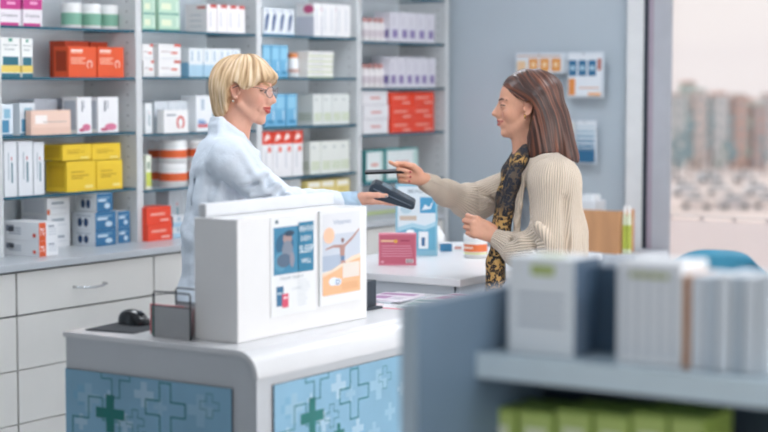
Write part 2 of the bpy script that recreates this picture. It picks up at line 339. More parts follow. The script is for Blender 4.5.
# boxes on the worktop, left bay  (named by world)
def wbox(name,px,py,w,d,h,base,dec,label,cat='carton',group=None,z=.9,rz=0,X=None):
    p=P(px,py,z=z) if X is None else P(px,py,X=X)
    o=carton(name,w,d,h,base,dec).build(name,loc=(p[0],p[1],z+.0004),rz=rz); info(o,label,cat,group); return o
def d_seven(m,F,S,T,w,d,h):
    R(m,F,w,h,0,0,.0,.0,'E4622F'); 
    m.rect2(F,.0,0,.36*w,h,H('DE5F33')); m.text2(F,'7%',.05*w,.3*h,.4*h,H('FFFFFF'),w=.24*w)
    for v in (.6,.45,.3): R(m,F,w,h,.5,v,.9,v+.04,'B9C2CA')
    R(m,F,w,h,.5,.72,.8,.82,'8D98A4')
    for v in (.6,.45,.3): R(m,S,d,h,.15,v,.5,v+.1,'C2C9D2')
    m.poly2(S,[(.87*d+.05*d*math.cos(a),.3*h+.12*h*math.sin(a)) for a in np.linspace(0,6.2,10)],H('D8492F'))
    R(m,S,d,h,.08,.45,.3,.8,'8F97A6')
def d_plainw(m,F,S,T,w,d,h):
    R(m,F,w,h,.2,.6,.75,.75,'9AA6B0'); R(m,F,w,h,.2,.35,.85,.4,'C9D0D6'); R(m,F,w,h,.0,.0,.12,.3,'E0703F'); R(m,S,d,h,.1,.1,.9,.9,'D5DAE0')
XW=-SX+.035
def stackw(x0,x1,ys,d,X,base,dec,labs,group):
    """stack of layers; ys bottom->top picture rows at the front face"""
    Y0=P(x0,240,X=X)[1]; Y1=P(x1,240,X=X)[1]; zs=[.9]+[P((x0+x1)/2,y,X=X)[2] for y in ys[1:]]
    for i,l in enumerate(labs):
        o=carton('carton',Y1-Y0,d,zs[i+1]-zs[i]-.001,base,dec).build('carton',loc=(X-d/2,(Y0+Y1)/2,zs[i]+.0004)); info(o,l,'carton',group)
stackw(39,58,[257,240.5,222],.20,-4.98,'E9ECEF',d_seven,['white carton with orange 7% end panel, bottom of its pair on the worktop','white carton with orange 7% end panel, top of its pair on the worktop'],'7% cartons on the worktop')
stackw(47.5,70,[248,231.5,214,197.5],.15,-5.21,'E6E9EC',d_plainw,['plain white carton behind the 7% cartons, bottom of its stack','plain white carton behind the 7% cartons, middle of its stack','plain white carton behind the 7% cartons, topmost of its stack'],'white cartons behind the 7% cartons')
def d_blue(m,F,S,T,w,d,h):
    R(m,F,w,h,0,0,1,1,'2F6E9A'); R(m,F,w,h,.1,.55,.6,.68,'C9DDEA',.0008); R(m,F,w,h,.1,.72,.8,.78,'8FB4CE',.0008)
    m.poly2(F,[(.65*w+.18*w*math.cos(a),.3*h+.16*h*math.sin(a)) for a in np.linspace(0,6.2,10)],H('BFD6E6'),.0008)
    for u in (.35,.6): m.poly2(S,[(u*d+.1*d*math.cos(a),.42*h+.26*h*math.sin(a)) for a in np.linspace(0,6.2,12)],H('22426B'))
    R(m,S,d,h,.2,.75,.8,.82,'A9B4C0')
for nm,x0,x1,ys,labs,X,d in [('a',95.5,116,[245,229.5,211.5],['bottom','middle'],-5.10,.135),('b',118,130,[243,227,211],['bottom','top'],-5.12,.15)]:
    nmz='left blue and white stack on the worktop' if nm=='a' else 'right blue and white stack on the worktop'
    stackw(x0,x1,ys,d,X,'DCE3EA',d_blue,[f'blue carton with white side, {l} of the {nmz}' for l in labs],'blue cartons on the worktop')
z_=P(106,211.4,X=-5.10)[2]; Y0=P(97,240,X=-5.10)[1]; Y1=P(113,240,X=-5.10)[1]
o=carton('carton',Y1-Y0,.12,P(105,193.5,X=-5.10)[2]-z_,'DCE3EA',d_blue).build('carton',loc=(-5.16,(Y0+Y1)/2,z_+.0012)); info(o,'blue carton with white side, alone on top of the left blue and white stack','carton','blue cartons on the worktop')
# --- second bay
GRN=mat('green_card','B9D9C4',.45,var=.03)
def d_grn(m,F,S,T,w,d,h):
    R(m,F,w,h,0,.0,1,.08,'3D8F86'); R(m,F,w,h,.12,.3,.6,.7,'E2ECD0'); R(m,F,w,h,.85,.2,.92,.85,'DDF0E4')
row('carton',1,0,143,155.5,-1.5,1,.15,GRN,d_grn,'pale green carton',layers=2,where='left column, top shelf of the second bay')
row('carton',1,0,160,181,-1.5,1,.15,GRN,d_grn,'pale green carton',layers=2,where='right column, top shelf of the second bay')
def d_redc(m,F,S,T,w,d,h):
    R(m,F,w,h,.35,.88,1,1,'C8504A'); R(m,F,w,h,.3,.2,.42,.75,'C3C9D0'); R(m,S,d,h,.55,.84,.95,.93,'D0726A')
    for v in (.6,.4,.2): R(m,S,d,h,.2,v,.75,v+.03,'B9C0C8')
row('carton',1,0,208,246,5,4,.13,'ECE9EA',d_redc,'tall white carton with red top corner')
def d_redm(m,F,S,T,w,d,h):
    R(m,F,w,h,.7,.85,1,1,'D0503C'); R(m,F,w,h,.55,.4,.85,.52,'D9664F'); R(m,F,w,h,.1,.5,.5,.56,'B9A9A8'); R(m,F,w,h,.1,.1,.9,.14,'C9D0D4')
row('carton',1,1,143.5,154.5,44,1,.12,'ECECEC',d_redm,'white carton with red marks',layers=2,where='left column, second bay')
row('carton',1,1,159,181,44,1,.12,'ECECEC',d_redm,'wide white carton with red marks',layers=2,where='right column, second bay')
def d_lb(m,F,S,T,w,d,h):
    R(m,F,w,h,0,0,1,.42,'A9CCE0'); R(m,F,w,h,.3,.55,.5,.9,'9FBACB'); R(m,S,d,h,0,0,1,.5,'7FB2CF')
row('carton',1,1,188.5,240.5,48.5,7,.1,'E3EAEE',d_lb,'slim pale blue and white carton')
def d_oval(m,F,S,T,w,d,h):
    a=np.linspace(-1.2,4.4,14)
    c=[(.68*w+.17*w*math.cos(t),.45*h+.3*h*math.sin(t)) for t in a]; c2=[(.68*w+.1*w*math.cos(t),.45*h+.2*h*math.sin(t)) for t in a]
    for k in range(13): m.poly2(F,[c[k],c[k+1],c2[k+1],c2[k]],H('D2483A'))
    R(m,F,w,h,.1,.75,.5,.82,'8E98A2')
row('carton',1,2,163,187.5,110,1,.04,'F0F0F0',d_oval,'white carton with red ring',where='in front on the third shelf',rec=.005)
row('carton',1,2,145,152,103,1,.08,'E9EEF0',d_thin,'slim white carton',where='leftmost, third shelf, second bay',rec=.03)
row('carton',1,2,154,188,101,5,.08,'D5DCE2',d_thin,'slim grey white carton',rec=.07)
def d_wbr(m,F,S,T,w,d,h):
    R(m,F,w,h,.1,.12,.9,.2,'D25060'); R(m,F,w,h,.1,.22,.6,.28,'3F79B5'); R(m,F,w,h,.1,.3,.5,.34,'8FB2D5'); R(m,F,w,h,.3,.6,.5,.9,'B5C4D0')
row('carton',1,2,196.5,213,95.5,1,.09,'E9EDF0',d_wbr,'tall white carton with blue and red foot',where='behind the pharmacist neck')
row('carton',1,2,216,250,97,3,.09,'DCE4EA',d_lb,'white and blue carton behind the pharmacist')
JO=jar('E2642F',bh=(.26,.60))
row('JAR',1,3,160,184,141,1,.1,'',JO,'white jar with orange band',layers=2,cat='jar',where='left column, second bay',rec=.03)
row('JAR',1,3,186,209,140,1,.1,'',JO,'white jar with orange band',layers=2,cat='jar',where='middle column, second bay',rec=.03)
row('JAR',1,3,148,158,141.5,1,.05,'',JO,'narrow white jar with orange band',layers=2,cat='jar',where='second bay',rec=.2)
def d_yg(m,F,S,T,w,d,h): R(m,F,w,h,0,.1,1,.5,'C9D45E'); R(m,F,w,h,.2,.6,.8,.8,'9FB0A0')
row('carton',1,3,144.5,150,155,1,.05,'E9EEDD',d_yg,'small white and lime carton',where='leftmost on fourth shelf, second bay')
def d_redb(m,F,S,T,w,d,h):
    R(m,F,w,h,.15,.5,.75,.64,'F3A596'); R(m,F,w,h,.55,.15,.9,.25,'F6C2B6'); 
row('carton',1,4,146,170.5,207,1,.1,mat('red_card','E9492E',.45,var=.03),d_redb,'bright red flat carton',layers=2,where='on the worktop',rec=-.03)
row('carton',1,4,168,182,190.5,1,.08,'B9C0C6',d_thin,'tall grey white carton',where='worktop behind the pharmacist back',rec=.1)
row('carton',1,4,172,186,216,1,.1,'D9DFE4',d_lb,'pale carton',layers=2,where='worktop behind the pharmacist back',rec=-.02)
# --- third bay
def d_sw(m,F,S,T,w,d,h):
    m.poly2(F,[(.2*w,.1*h),(.5*w,.2*h),(.8*w,.75*h),(.55*w,.85*h),(.3*w,.6*h)],H('2A4E7C')); R(m,F,w,h,0,0,1,.05,'7FA9C9'); R(m,F,w,h,.2,.88,.8,.94,'A9B4C0')
row('carton',2,0,263,294.5,8.5,4,.1,'E4EAF0',d_sw,'white carton with dark blue leaping shape')
def d_wp(m,F,S,T,w,d,h):
    m.poly2(S,[(.7*d+.3*d*math.cos(a),.82*h+.13*h*math.sin(a)) for a in np.linspace(0,6.2,12)],H('CC5C88')); R(m,F,w,h,.3,.15,.45,.85,'CBD1D8'); R(m,S,d,h,0,0,1,.6,'C6CAD6')
row('carton',2,0,314.5,350.5,4,5,.11,'EDEDEE',d_wp,'tall plain white carton')
def d_sky(m,F,S,T,w,d,h):
    R(m,F,w,h,.1,.55,.9,.92,'8FC7E2'); R(m,F,w,h,.2,.1,.8,.2,'3E88B4'); R(m,F,w,h,.75,.2,.85,.5,'D9ECF5')
SKY=mat('sky_card','6FB0D4',.45,var=.04)
row('carton',2,1,262.5,287.5,45,3,.08,SKY,d_sky,'sky blue carton')
def bot(w,h):
    m=MB(); r=w*.42; m.lathe([(r*.9,0),(r,.04*h),(r,.72*h),(r*.8,.8*h)],H('E9EBEC',.3),n=20); m.lathe([(r*.82,.8*h),(r*.85,.82*h),(r*.85,.99*h),(r*.7,h)],H('E08A4C',.4),n=20); m.lathe([(r*1.01,.2*h),(r*1.01,.35*h)],H('C9A59A'),n=20,cap=False); return m
row('JAR',2,1,288.5,306.5,53,2,.1,'',bot,'white bottle with orange cap',cat='bottle',rec=.03)
def d_flat(m,F,S,T,w,d,h): R(m,F,w,h,.0,.0,1,.18,'B9C98C'); R(m,F,w,h,.1,.5,.6,.65,'B3BBC2')
row('carton',2,1,308,333.5,51.5,1,.12,'ECECE8',d_flat,'flat white carton',layers=5,where='stack in the third bay')
row('carton',2,2,265,296.5,94,3,.09,SKY,d_sky,'tall sky blue carton')
def d_pat(m,F,S,T,w,d,h):
    for i in range(3):
        for j in range(3): R(m,F,w,h,.15+.28*i,.15+.09*j,.35+.28*i,.2+.09*j,'B9CB93')
    for i in range(6):
        for j in range(3): R(m,S,d,h,.08+.15*i,.15+.09*j,.18+.15*i,.2+.09*j,'9FB090')
    R(m,F,w,h,.2,.8,.5,.85,'A9B4B4')
row('carton',2,2,313.5,349.5,94,4,.12,'DDE2DF',d_pat,'white carton with pale green squares')
def d_rt(m,F,S,T,w,d,h):
    R(m,F,w,h,0,.72,1,1,'E2452F'); m.poly2(F,[(.2*w,.78*h),(.8*w,.86*h),(.55*w,.96*h),(.3*w,.9*h)],H('FBE9E2'),.0008); R(m,F,w,h,.3,.2,.42,.6,'C9CED4'); R(m,F,w,h,.55,.55,.85,.66,'E2654F')
    R(m,S,d,h,0,.72,1,1,'B83A28')
row('carton',2,3,262,302.5,131,4,.08,'ECECEE',d_rt,'tall white carton with red top')
row('carton',2,3,310,350,141,4,.1,'E2E6E0',d_pat,'shorter white carton with green squares',rec=.03)
YL2=mat('pale_yellow_card','DDCB82',.5,var=.05)
def d_y2(m,F,S,T,w,d,h): R(m,F,w,h,.1,.55,.9,.9,'F2EFE2'); R(m,F,w,h,.2,.2,.6,.3,'C0A94C')
row('carton',2,4,306,349,180,3,.1,YL2,d_y2,'pale yellow carton',layers=3,rec=.02)
row('carton',2,4,263,300,180,3,.1,'C9CDD0',d_flat,'grey white carton',layers=4,rec=.05)
# --- far bay
def vial(w,h):
    m=MB(); r=w*.40; m.lathe([(r*.9,0),(r,.05*h),(r,.7*h),(r*.55,.8*h),(r*.5,.84*h)],H('E6E3E4',.3),n=16); m.lathe([(r*.62,.84*h),(r*.62,.98*h),(r*.5,h)],H('C98A84',.4),n=16); m.lathe([(r*1.01,.2*h),(r*1.01,.5*h)],H('CFC6CC'),n=16,cap=False); return m
row('JAR',3,0,362,384,17.5,4,.1,'',vial,'small white bottle with reddish cap',cat='bottle',rec=.02)
def d_pur(m,F,S,T,w,d,h): R(m,F,w,h,.22,.15,.8,.42,'8A7BAE'); R(m,F,w,h,.3,.55,.4,.85,'C3C0CE'); R(m,S,d,h,.35,.15,.9,.42,'6F6398')
row('carton',3,0,390.5,434.5,13,5,.1,'DAD9E2',d_pur,'white carton with purple square')
row('JAR',3,1,362,388.5,64,5,.1,'',vial,'small white bottle with reddish cap',cat='bottle',rec=.02)
row('carton',3,1,390,435,58,6,.06,'DAD9E2',d_pur,'white carton with purple square')
row('carton',3,1,384,425,56,5,.08,'D0D2DA',None,'grey white carton at the back',rec=.1)
def d_fw(m,F,S,T,w,d,h): R(m,F,w,h,.3,.45,.7,.58,'D58A84'); R(m,F,w,h,.0,.0,1,.06,'C3C3C8')
row('carton',3,2,363,388,91,1,.14,'E7E6E9',d_fw,'flat white carton',layers=3,where='left stack, far bay')
row('carton',3,2,390.5,434,92,2,.13,mat('red_card','E9492E',.45,var=.03),d_redb,'flat red carton',layers=3)
def d_teal(m,F,S,T,w,d,h):
    R(m,F,w,h,.04,.08,.96,.94,'E4ECEC'); R(m,F,w,h,.3,.5,.7,.6,'D99F94',.0008); R(m,S,d,h,0,0,1,1,'3E8A8C'); R(m,F,w,h,.85,.1,1,.9,'B9D5D0',.0008)
TEAL=mat('teal_card','4F9C9C',.45)
row('carton',3,3,366,383.5,150,1,.08,TEAL,d_teal,'white carton with teal edges',where='left one, low on the far bay')
row('carton',3,3,385,417.5,148,1,.08,TEAL,d_teal,'wide white carton with teal edges',where='behind the phone, far bay')
row('carton',3,4,366,400,196,3,.1,'B9C0C8',d_flat,'grey white carton low behind the card terminal')
# ------------------------------------------------------------------ front counter
CX1=-2.362; CX0=P(64,331,Y=3.02)[0]; CY0=3.02; CY1=3.80; CT=1.0; RR=.052
CBODY=mat('counter_body','C3C7CB',.35,var=.015); CTOPM=mat('counter_top','D9DADC',.25,var=.01)
ctr=empty('service_counter',((CX0+CX1)/2,(CY0+CY1)/2,0)); info(ctr,'white front counter with rounded edge and blue panels of plus signs','counter')
def capprof(x0,x1,r,zt,zb,th,n=12):
    out=[(x0,zt)]+[(x1-r+r*math.sin(a),zt-r+r*math.cos(a)) for a in np.linspace(0,math.pi/2,n)]+[(x1,zb)]
    inn=[(x1-th,zb)]+[(x1-r+(r-th)*math.sin(a),zt-r+(r-th)*math.cos(a)) for a in np.linspace(math.pi/2,0,n)]+[(x0,zt-th)]
    return out,inn
LZ=CT-.060
out,inn=capprof(CX0,CX1+.006,RR+.006,CT,LZ,.012)
m=MB(); A=out+inn; N=len(out)
for y,flip in ((CY0-.004,0),(CY1,1)):
    for i in range(N-1):
        q=[(out[i][0],y,out[i][1]),(out[i+1][0],y,out[i+1][1]),(inn[N-2-i][0],y,inn[N-2-i][1]),(inn[N-1-i][0],y,inn[N-1-i][1])]
        m.face(q if not flip else q[::-1],CTOPM)
def strip(pr,sm):
    V=[];F=[]
    for x,z in pr: V+=[(x,CY0-.004,z),(x,CY1,z)]
    for i in range(len(pr)-1): F.append((2*i,2*i+1,2*i+3,2*i+2))
    m.raw(V,F,CTOPM,sm)
strip(out,True); strip(inn,True); strip([out[-1],inn[0]],False); strip([out[0],inn[-1]],False)
pbuild(m,'countertop',ctr)
prof=[(CX0+.006,0)]+[(CX1,0)]+[(CX1-RR+(RR)*math.sin(a),CT-.0125-RR+RR*math.cos(a)) for a in np.linspace(math.pi/2,0,10)]+[(CX0+.006,CT-.0125)]
m=MB(); m.prism(prof,1,CY0,CY1-.005,CBODY); pbuild(m,'body',ctr)
# decorative panels
PB=[mat('panel_blue','86B2CB',.35,var=.10,scale=5),H('97BDD2',.35),H('A9C8DA',.35),mat('panel_teal','2F8085',.4),mat('panel_green','1F7570',.4),H('7DB0CC',.35)]
def plus(m,fr,cx,cy,L,wd,mt,lift,outline=None):
    lift=lift*.35
    a=wd/2;b=L/2
    pts=[(-a,-b),(a,-b),(a,-a),(b,-a),(b,a),(a,a),(a,b),(-a,b),(-a,a),(-b,a),(-b,-a),(-a,-a)]
    if outline is None:
        m.rect2(fr,cx-a,cy-b,cx+a,cy+b,mt,lift); m.rect2(fr,cx-b,cy-a,cx-a,cy+a,mt,lift); m.rect2(fr,cx+a,cy-a,cx+b,cy+a,mt,lift)
    else:
        t=outline
        for i in range(12):
            x0,y0=pts[i]; x1,y1=pts[(i+1)%12]
            m.rect2(fr,cx+min(x0,x1)-t/2,cy+min(y0,y1)-t/2,cx+max(x0,x1)+t/2,cy+max(y0,y1)+t/2,mt,lift)
def panel(fr,W,Hh):
    m=MB(); O,U,V,N_=fr
    pts=[O,O+U*W,O+U*W+V*Hh,O+V*Hh]; q=[p+N_*.006 for p in pts]
    m.face(q,PB[0])
    for i in range(4): m.face([pts[i],pts[(i+1)%4],q[(i+1)%4],q[i]],DARK)
    f2=(O+N_*.006,U,V,N_); r=random.Random(7)
    T=Hh
    # small pale plus signs, measured from top-left
    pale=[(.075,.06,.07),(.19,.11,.05),(.25,.035,.06),(.42,.055,.075),(.05,.12,.04),(.33,.15,.05),(.40,.17,.05),(.52,.08,.035),(.14,.05,.03),(.47,.13,.045),(.11,.21,.06),(.22,.24,.07),(.36,.26,.06),(.46,.3,.05),(.06,.31,.05),(.30,.06,.04),(.155,.17,.04)]
    for k,(x,y,l) in enumerate(pale): 
        if y+l/2<T and x+l/2<W: plus(m,f2,x,T-y-.004,l,l*.32,PB[2] if k%3 else PB[1],.0004+.00005*k)
    for (x,y,s_,c) in [(.02,.02,.05,5),(.30,.12,.06,5),(.46,.2,.06,1),(.2,.3,.08,5),(.1,.35,.08,1)]:
        plus(m,f2,x+.03,T-y-.04,s_,s_*.4,PB[c],.0003)
    plus(m,f2,.315,T-.066,.12,.034,PB[3],.0015,.0035)
    plus(m,f2,.144,T-.095,.09,.025,PB[4],.0018)
    plus(m,f2,.098,T-.135,.15,.045,PB[3],.0015,.0032)
    plus(m,f2,.222,T-.105,.055,.017,PB[3],.0014,.0018)
    plus(m,f2,.447,T-.045,.055,.018,PB[3],.0014,.0015)
    plus(m,f2,.25,T-.15,.045,.012,PB[4],.0016)
    plus(m,f2,.38,T-.3,.12,.034,PB[4],.0016); plus(m,f2,.2,T-.38,.15,.04,PB[3],.0015,.0035)
    # cut T at the top edge
    x=.163; t=.0028
    for a,b,c,d in [(x-.045,T-.012,x-.012,T-.012),(x+.012,T-.012,x+.045,T-.012),(x-.045,T-.012,x-.045,T),(x+.045,T-.012,x+.045,T),(x-.012,T-.012,x-.012,T-.055),(x+.012,T-.012,x+.012,T-.055),(x-.012,T-.055,x+.012,T-.055)]:
        m.rect2(f2,min(a,c)-t/2,min(b,d)-t/2,max(a,c)+t/2,min(T,max(b,d)+t/2),PB[3],.0014)
    return m
X0=P(67,369,Y=CY0)[0]; X1=P(233,389,Y=CY0)[0]; ZT=.912
o=pbuild(panel((Vector((X0,CY0,.1)),Vector((1,0,0)),Vector((0,0,1)),Vector((0,-1,0))),X1-X0,ZT-.1),'end_panel',ctr); o['label']='blue end panel facing left'
Y0=P(272,385,X=CX1)[1]
o=pbuild(panel((Vector((CX1,Y0,.1)),Vector((0,1,0)),Vector((0,0,1)),Vector((1,0,0))),CY1-.05-Y0,P(272,385,X=CX1)[2]-.1),'front_panel',ctr); o['label']='blue customer-side panel'
# white display box on the counter
bx1=-2.475; bx0=-2.603; by0=P(238,345,X=bx1)[1]; by1=P(367,318,X=bx1)[1]; bz=P(238,219.6,X=bx1)[2]
BOXM=mat('acrylic_white','E9E9E9',.25,var=.01)
m=MB(); m.box((bx0,by0,CT+.0005),(bx1,by1,bz),BOXM); 
o=m.build('document_box',bevel=.002); info(o,'glossy white upright box on the front counter carrying two posters','box')
m=MB(); pe=P(334,196,X=bx0+.03)[1]; m.box((bx0+.006,by0+.008,bz+.0005),(bx0+.03,pe,P(200,204.5,X=bx0+.03)[2]),mat('screen_shell','D9DCE0',.4))
o=m.build('monitor_panel',bevel=.003); info(o,'thin grey white panel rising from the back of the white poster box','panel')
def poster(x0,x1,yt,yb,th,fn,label,border):
    Xp=bx1+th+.0005
    a=P(x0,yt,X=Xp); b=P(x1,yt,X=Xp); zt=a[2]; zb=P(x0,yb,X=Xp)[2]; w=b[1]-a[1]; h=zt-zb
    m=MB(); m.box((bx1+.0004,a[1],zb),(Xp,b[1],zt),border)
    fr=(Vector((Xp,a[1],zb)),Vector((0,1,0)),Vector((0,0,1)),Vector((1,0,0)))
    fn(m,fr,w,h); o=m.build('poster'); info(o,label,'poster'); return o
def RR2(m,fr,w,h,u0,v0,u1,v1,c,l=.0005): m.rect2(fr,u0*w,v0*h,u1*w,v1*h,H(c) if isinstance(c,str) else c,l)
def ell(m,fr,w,h,cx,cy,rx,ry,c,l=.0006,a0=0,n=18): m.poly2(fr,[(cx*w+rx*w*math.cos(t),cy*h+ry*h*math.sin(t)) for t in np.linspace(0,6.283,n,endpoint=False)],H(c),l)
def pl(m,fr,w,h,pts,c,l=.0006): m.poly2(fr,[(a*w,b*h) for a,b in pts],H(c),l)
def po1(m,fr,w,h):
    RR2(m,fr,w,h,.06,.42,.94,.90,'3E84A6')
    for i,(cx,cy,rx,ry,c) in enumerate([(.3,.72,.2,.12,'2C6283'),(.2,.55,.14,.1,'5596B4'),(.36,.78,.10,.06,'A88F8C'),(.36,.66,.12,.10,'7D8796'),(.28,.56,.16,.07,'53687F'),(.46,.56,.05,.08,'8D8C98'),(.40,.83,.11,.03,'2B4259')]): ell(m,fr,w,h,cx,cy,rx,ry,c,.0007+i*.0001)
    RR2(m,fr,w,h,.60,.42,.94,.93,'2B7A9C',.002)
    W=H('F2F8FB')
    for t,y,hh,ww in [('BREATHE',.835,.055,.30),('EVERY',.735,.05,.24),('SLEEP',.615,.075,.31),('WELL',.505,.05,.22)]: m.text2(fr,t,.77*w-ww*w/2,y*h,hh*h,W,w=ww*w,lift=.0025)
    RR2(m,fr,w,h,.1,.94,.16,.975,'2E5A6A'); m.text2(fr,'Health Guard',.2*w,.365*h,.03*h,H('8795A0'),w=.5*w)
    RR2(m,fr,w,h,.12,.1,.27,.30,'356E93'); RR2(m,fr,w,h,.24,.08,.38,.22,'D5506C',.0008); RR2(m,fr,w,h,.27,.17,.35,.19,'F2D9DE',.001); RR2(m,fr,w,h,.14,.22,.24,.24,'B9D2E0',.0008)
    for v in np.arange(.08,.34,.028): RR2(m,fr,w,h,.58,v,.58+.3*random.uniform(.6,1),v+.006,'C3CBD1')
    m.text2(fr,'nutrition',.45*w,.25*h,.02*h,H('A9B3BB'),w=.22*w)
def po2(m,fr,w,h):
    RR2(m,fr,w,h,.05,.10,.95,.96,'DEE0E4'); RR2(m,fr,w,h,.05,.42,.95,.74,'C8CFDA',.0006); RR2(m,fr,w,h,.05,.36,.5,.52,'AEBBCD',.0007)
    pl(m,fr,w,h,[(.05,.10),(.95,.10),(.95,.50),(.75,.48),(.5,.42),(.25,.36),(.05,.34)],'EDB98D',.0009)
    pl(m,fr,w,h,[(.05,.34),(.25,.36),(.5,.42),(.75,.48),(.95,.50),(.95,.46),(.7,.43),(.4,.36),(.05,.30)],'F6D9C0',.0011)
    ell(m,fr,w,h,.20,.73,.13,.085,'F0C3A4',.0009)
    m.text2(fr,'Vitamin',.3*w,.84*h,.05*h,H('8D9FB8'),w=.42*w); 
    # figure with raised arms, seen from behind
    sk='B78F86'
    pl(m,fr,w,h,[(.44,.62),(.58,.62),(.56,.46),(.60,.42),(.47,.42),(.48,.46)],sk,.0012); ell(m,fr,w,h,.52,.665,.035,.025,'8A6A66',.0013)
    pl(m,fr,w,h,[(.46,.62),(.46,.59),(.3,.60),(.12,.58),(.12,.595),(.3,.625)],sk,.0012); pl(m,fr,w,h,[(.56,.62),(.57,.59),(.75,.66),(.93,.76),(.92,.775),(.74,.69)],sk,.0012)
    pl(m,fr,w,h,[(.47,.5),(.57,.5),(.56,.45),(.48,.45)],'6C86A8',.0014)
    RR2(m,fr,w,h,.52,.26,.92,.42,'E6DCD2',.0013); ell(m,fr,w,h,.3,.24,.11,.045,'E3E9F0',.0014); ell(m,fr,w,h,.40,.23,.09,.04,'DCE6F0',.0015); m.text2(fr,'D',.36*w,.205*h,.05*h,H('3A5F9A'),w=.09*w,lift=.002)
    for v in (.14,.16,.18,.20): RR2(m,fr,w,h,.5,v,.9,v+.006,'D49B6B',.0014)
PW=H('E9EBEC',.25)
poster(270.5,315.5,218.5,318.0,.0015,po1,'left poster of the white box, blue with the word SLEEP',PW)
poster(320,362,211,306.5,.006,po2,'right poster of the white box, grey and orange reading Vitamin',PW)
# black bracket at the far end of the box
p=P(369,312,z=CT,)
m=MB(); q=P(371,297,d=4.85); m.box((-.012,-.03,0),(.012,.03,.075),DARK); m.box((-.012,-.035,.0),(.03,.035,.006),DARK)
o=m.build('card_holder',loc=(P(369.5,311,Y=CY1-.02)[0],CY1-.035,CT+.0004),rz=0,bevel=.002); info(o,'small black upright holder behind the far end of the poster box','holder')
# mouse + pad
MX,MY=P(134,325,z=CT)[:2]
pm=MB(); pm.box((-.07,-.1,0),(.07,.1,.003),mat('mouse_pad','1B2129',.7,bump=.3,bscale=300)); pd=pm.build('mouse_pad',loc=(P(133,327,z=CT)[0],P(133,327,z=CT)[1],CT+.0003),rz=math.radians(8),bevel=.001); info(pd,'thin dark mouse pad under the black mouse on the counter','mouse pad')
r=empty('computer_mouse',(MX,MY,CT+.004),math.radians(-12)); r.scale=(.86,.9,.95); info(r,'black computer mouse on the dark pad at the left end of the counter','mouse')
BLK=mat('mouse_black','14171C',.22)
V=[];F=[];n1,n2=20,13
def mouse_h(u,v): # u along length -1..1, v across
    hgt=.036*max(0,(1-abs(u+.12)**2.4*.85))**.6; return hgt
m=MB()
for i in range(n1+1):
    u=-1+2*i/n1; hw=.031*(1-abs(u)**3.2)**.45*(1-.1*math.exp(-(u/.35)**2)); hw=max(hw,.0008); hh=.037*(max(0,1-((u+.15)/1.16)**2))**.55
    hh=max(hh,.001)
    for j in range(n2+1):
        a=math.pi*j/n2; V.append((u*.056,hw*math.cos(a),hh*max(0.0,math.sin(a))**.75))
for i in range(n1):
    for j in range(n2): q=i*(n2+1)+j; F.append((q,q+n2+1,q+n2+2,q+1))
m.raw(V,F,BLK,True); m.build('shell',r)
m=MB(); V=[];F=[]
m.box((.012,-.0008,.026),(.05,.0008,.0315),mat('mouse_seam','3A4048',.4)); m.build('button_seam',r)
m=MB(); m.lathe([(.007,-.004),(.0075,0),(.007,.004)],mat('mouse_wheel','4A525C',.5),n=16); o=m.build('scroll_wheel',r); o.rotation_euler=(math.pi/2,0,0); o.location=(.03,0,.0285)
# mesh letter tray with papers
L0=.056; tx=P(154,337,z=CT)+np.array([L0,0,0]); tb=P(196,337,z=CT)
MESHM=glassy('wire_mesh','B9BBBD',.72,.5); WIRE=mat('wire_black','3A4147',.35,.6)
tr=empty('letter_tray',(tx[0]+.0,P(154,337,z=CT)[1]+.045,CT+.0004),0); info(tr,'dark wire mesh letter tray beside the mouse holding pink papers','letter tray')
m=MB(); 
for y in (-.045,.035):
    m.box((-L0,y-.0008,0),(L0,y+.0008,.075),MESHM)
m.box((-L0,-.045,0),(L0,.035,.0015),MESHM)
m.build('mesh_panel',tr)
m=MB()
for y in (-.045,.035): m.tube([(-L0,y,.001),(-L0,y,.104),(-L0+.004,y,.108),(L0-.004,y,.108),(L0,y,.104),(L0,y,.001)],.0022,WIRE,6); m.tube([(-L0,y,.075),(L0,y,.075)],.0014,WIRE,6)
for x in (-L0,L0): m.tube([(x,-.045,.001),(x,.035,.001)],.002,WIRE,6)
m.build('wire_frame',tr)
for i,(c,h_,yy,nm,xo) in enumerate([('C9C4C2',.070,-.038,'beige',.0),('4FA89F',.072,-.028,'teal',.022),('D9606C',.074,-.016,'pink',.038),('B9AEB0',.070,.012,'greyish',.0)]):
    m=MB(); m.box((-L0+.004-xo,-.0035,0),(L0-.008-xo,.0035,h_-.003),H(c)); o=m.build('booklet',loc=(tr.location[0],tr.location[1]+yy,CT+.0025)); info(o,f'{nm} booklet standing in the wire mesh letter tray','booklet')
# ------------------------------------------------------------------ service desk behind
dz=.90
c=P(460,279.5,z=dz); DX1,DY0=c[0],c[1]; DX0=-3.95; DY1=6.35
DSK=mat('desk_white','E8E9EB',.3,var=.01); DB=mat('desk_body','CDD2D8',.4,var=.01)
dk=empty('service_desk',((DX0+DX1)/2,(DY0+DY1)/2,0)); info(dk,'white service desk between pharmacist and customer','desk')
m=MB(); m.box((DX0,DY0,dz-.028),(DX1,DY1,dz),DSK); pbuild(m,'desktop',dk,bevel=.004)
m=MB(); m.box((DX0+.02,DY0+.015,0),(DX1-.012,DY1-.02,dz-.0285),DB); m.box((DX1-.03,DY0+.010,0),(DX1-.024,DY0+.015,dz-.0285),GAP); pbuild(m,'body',dk)
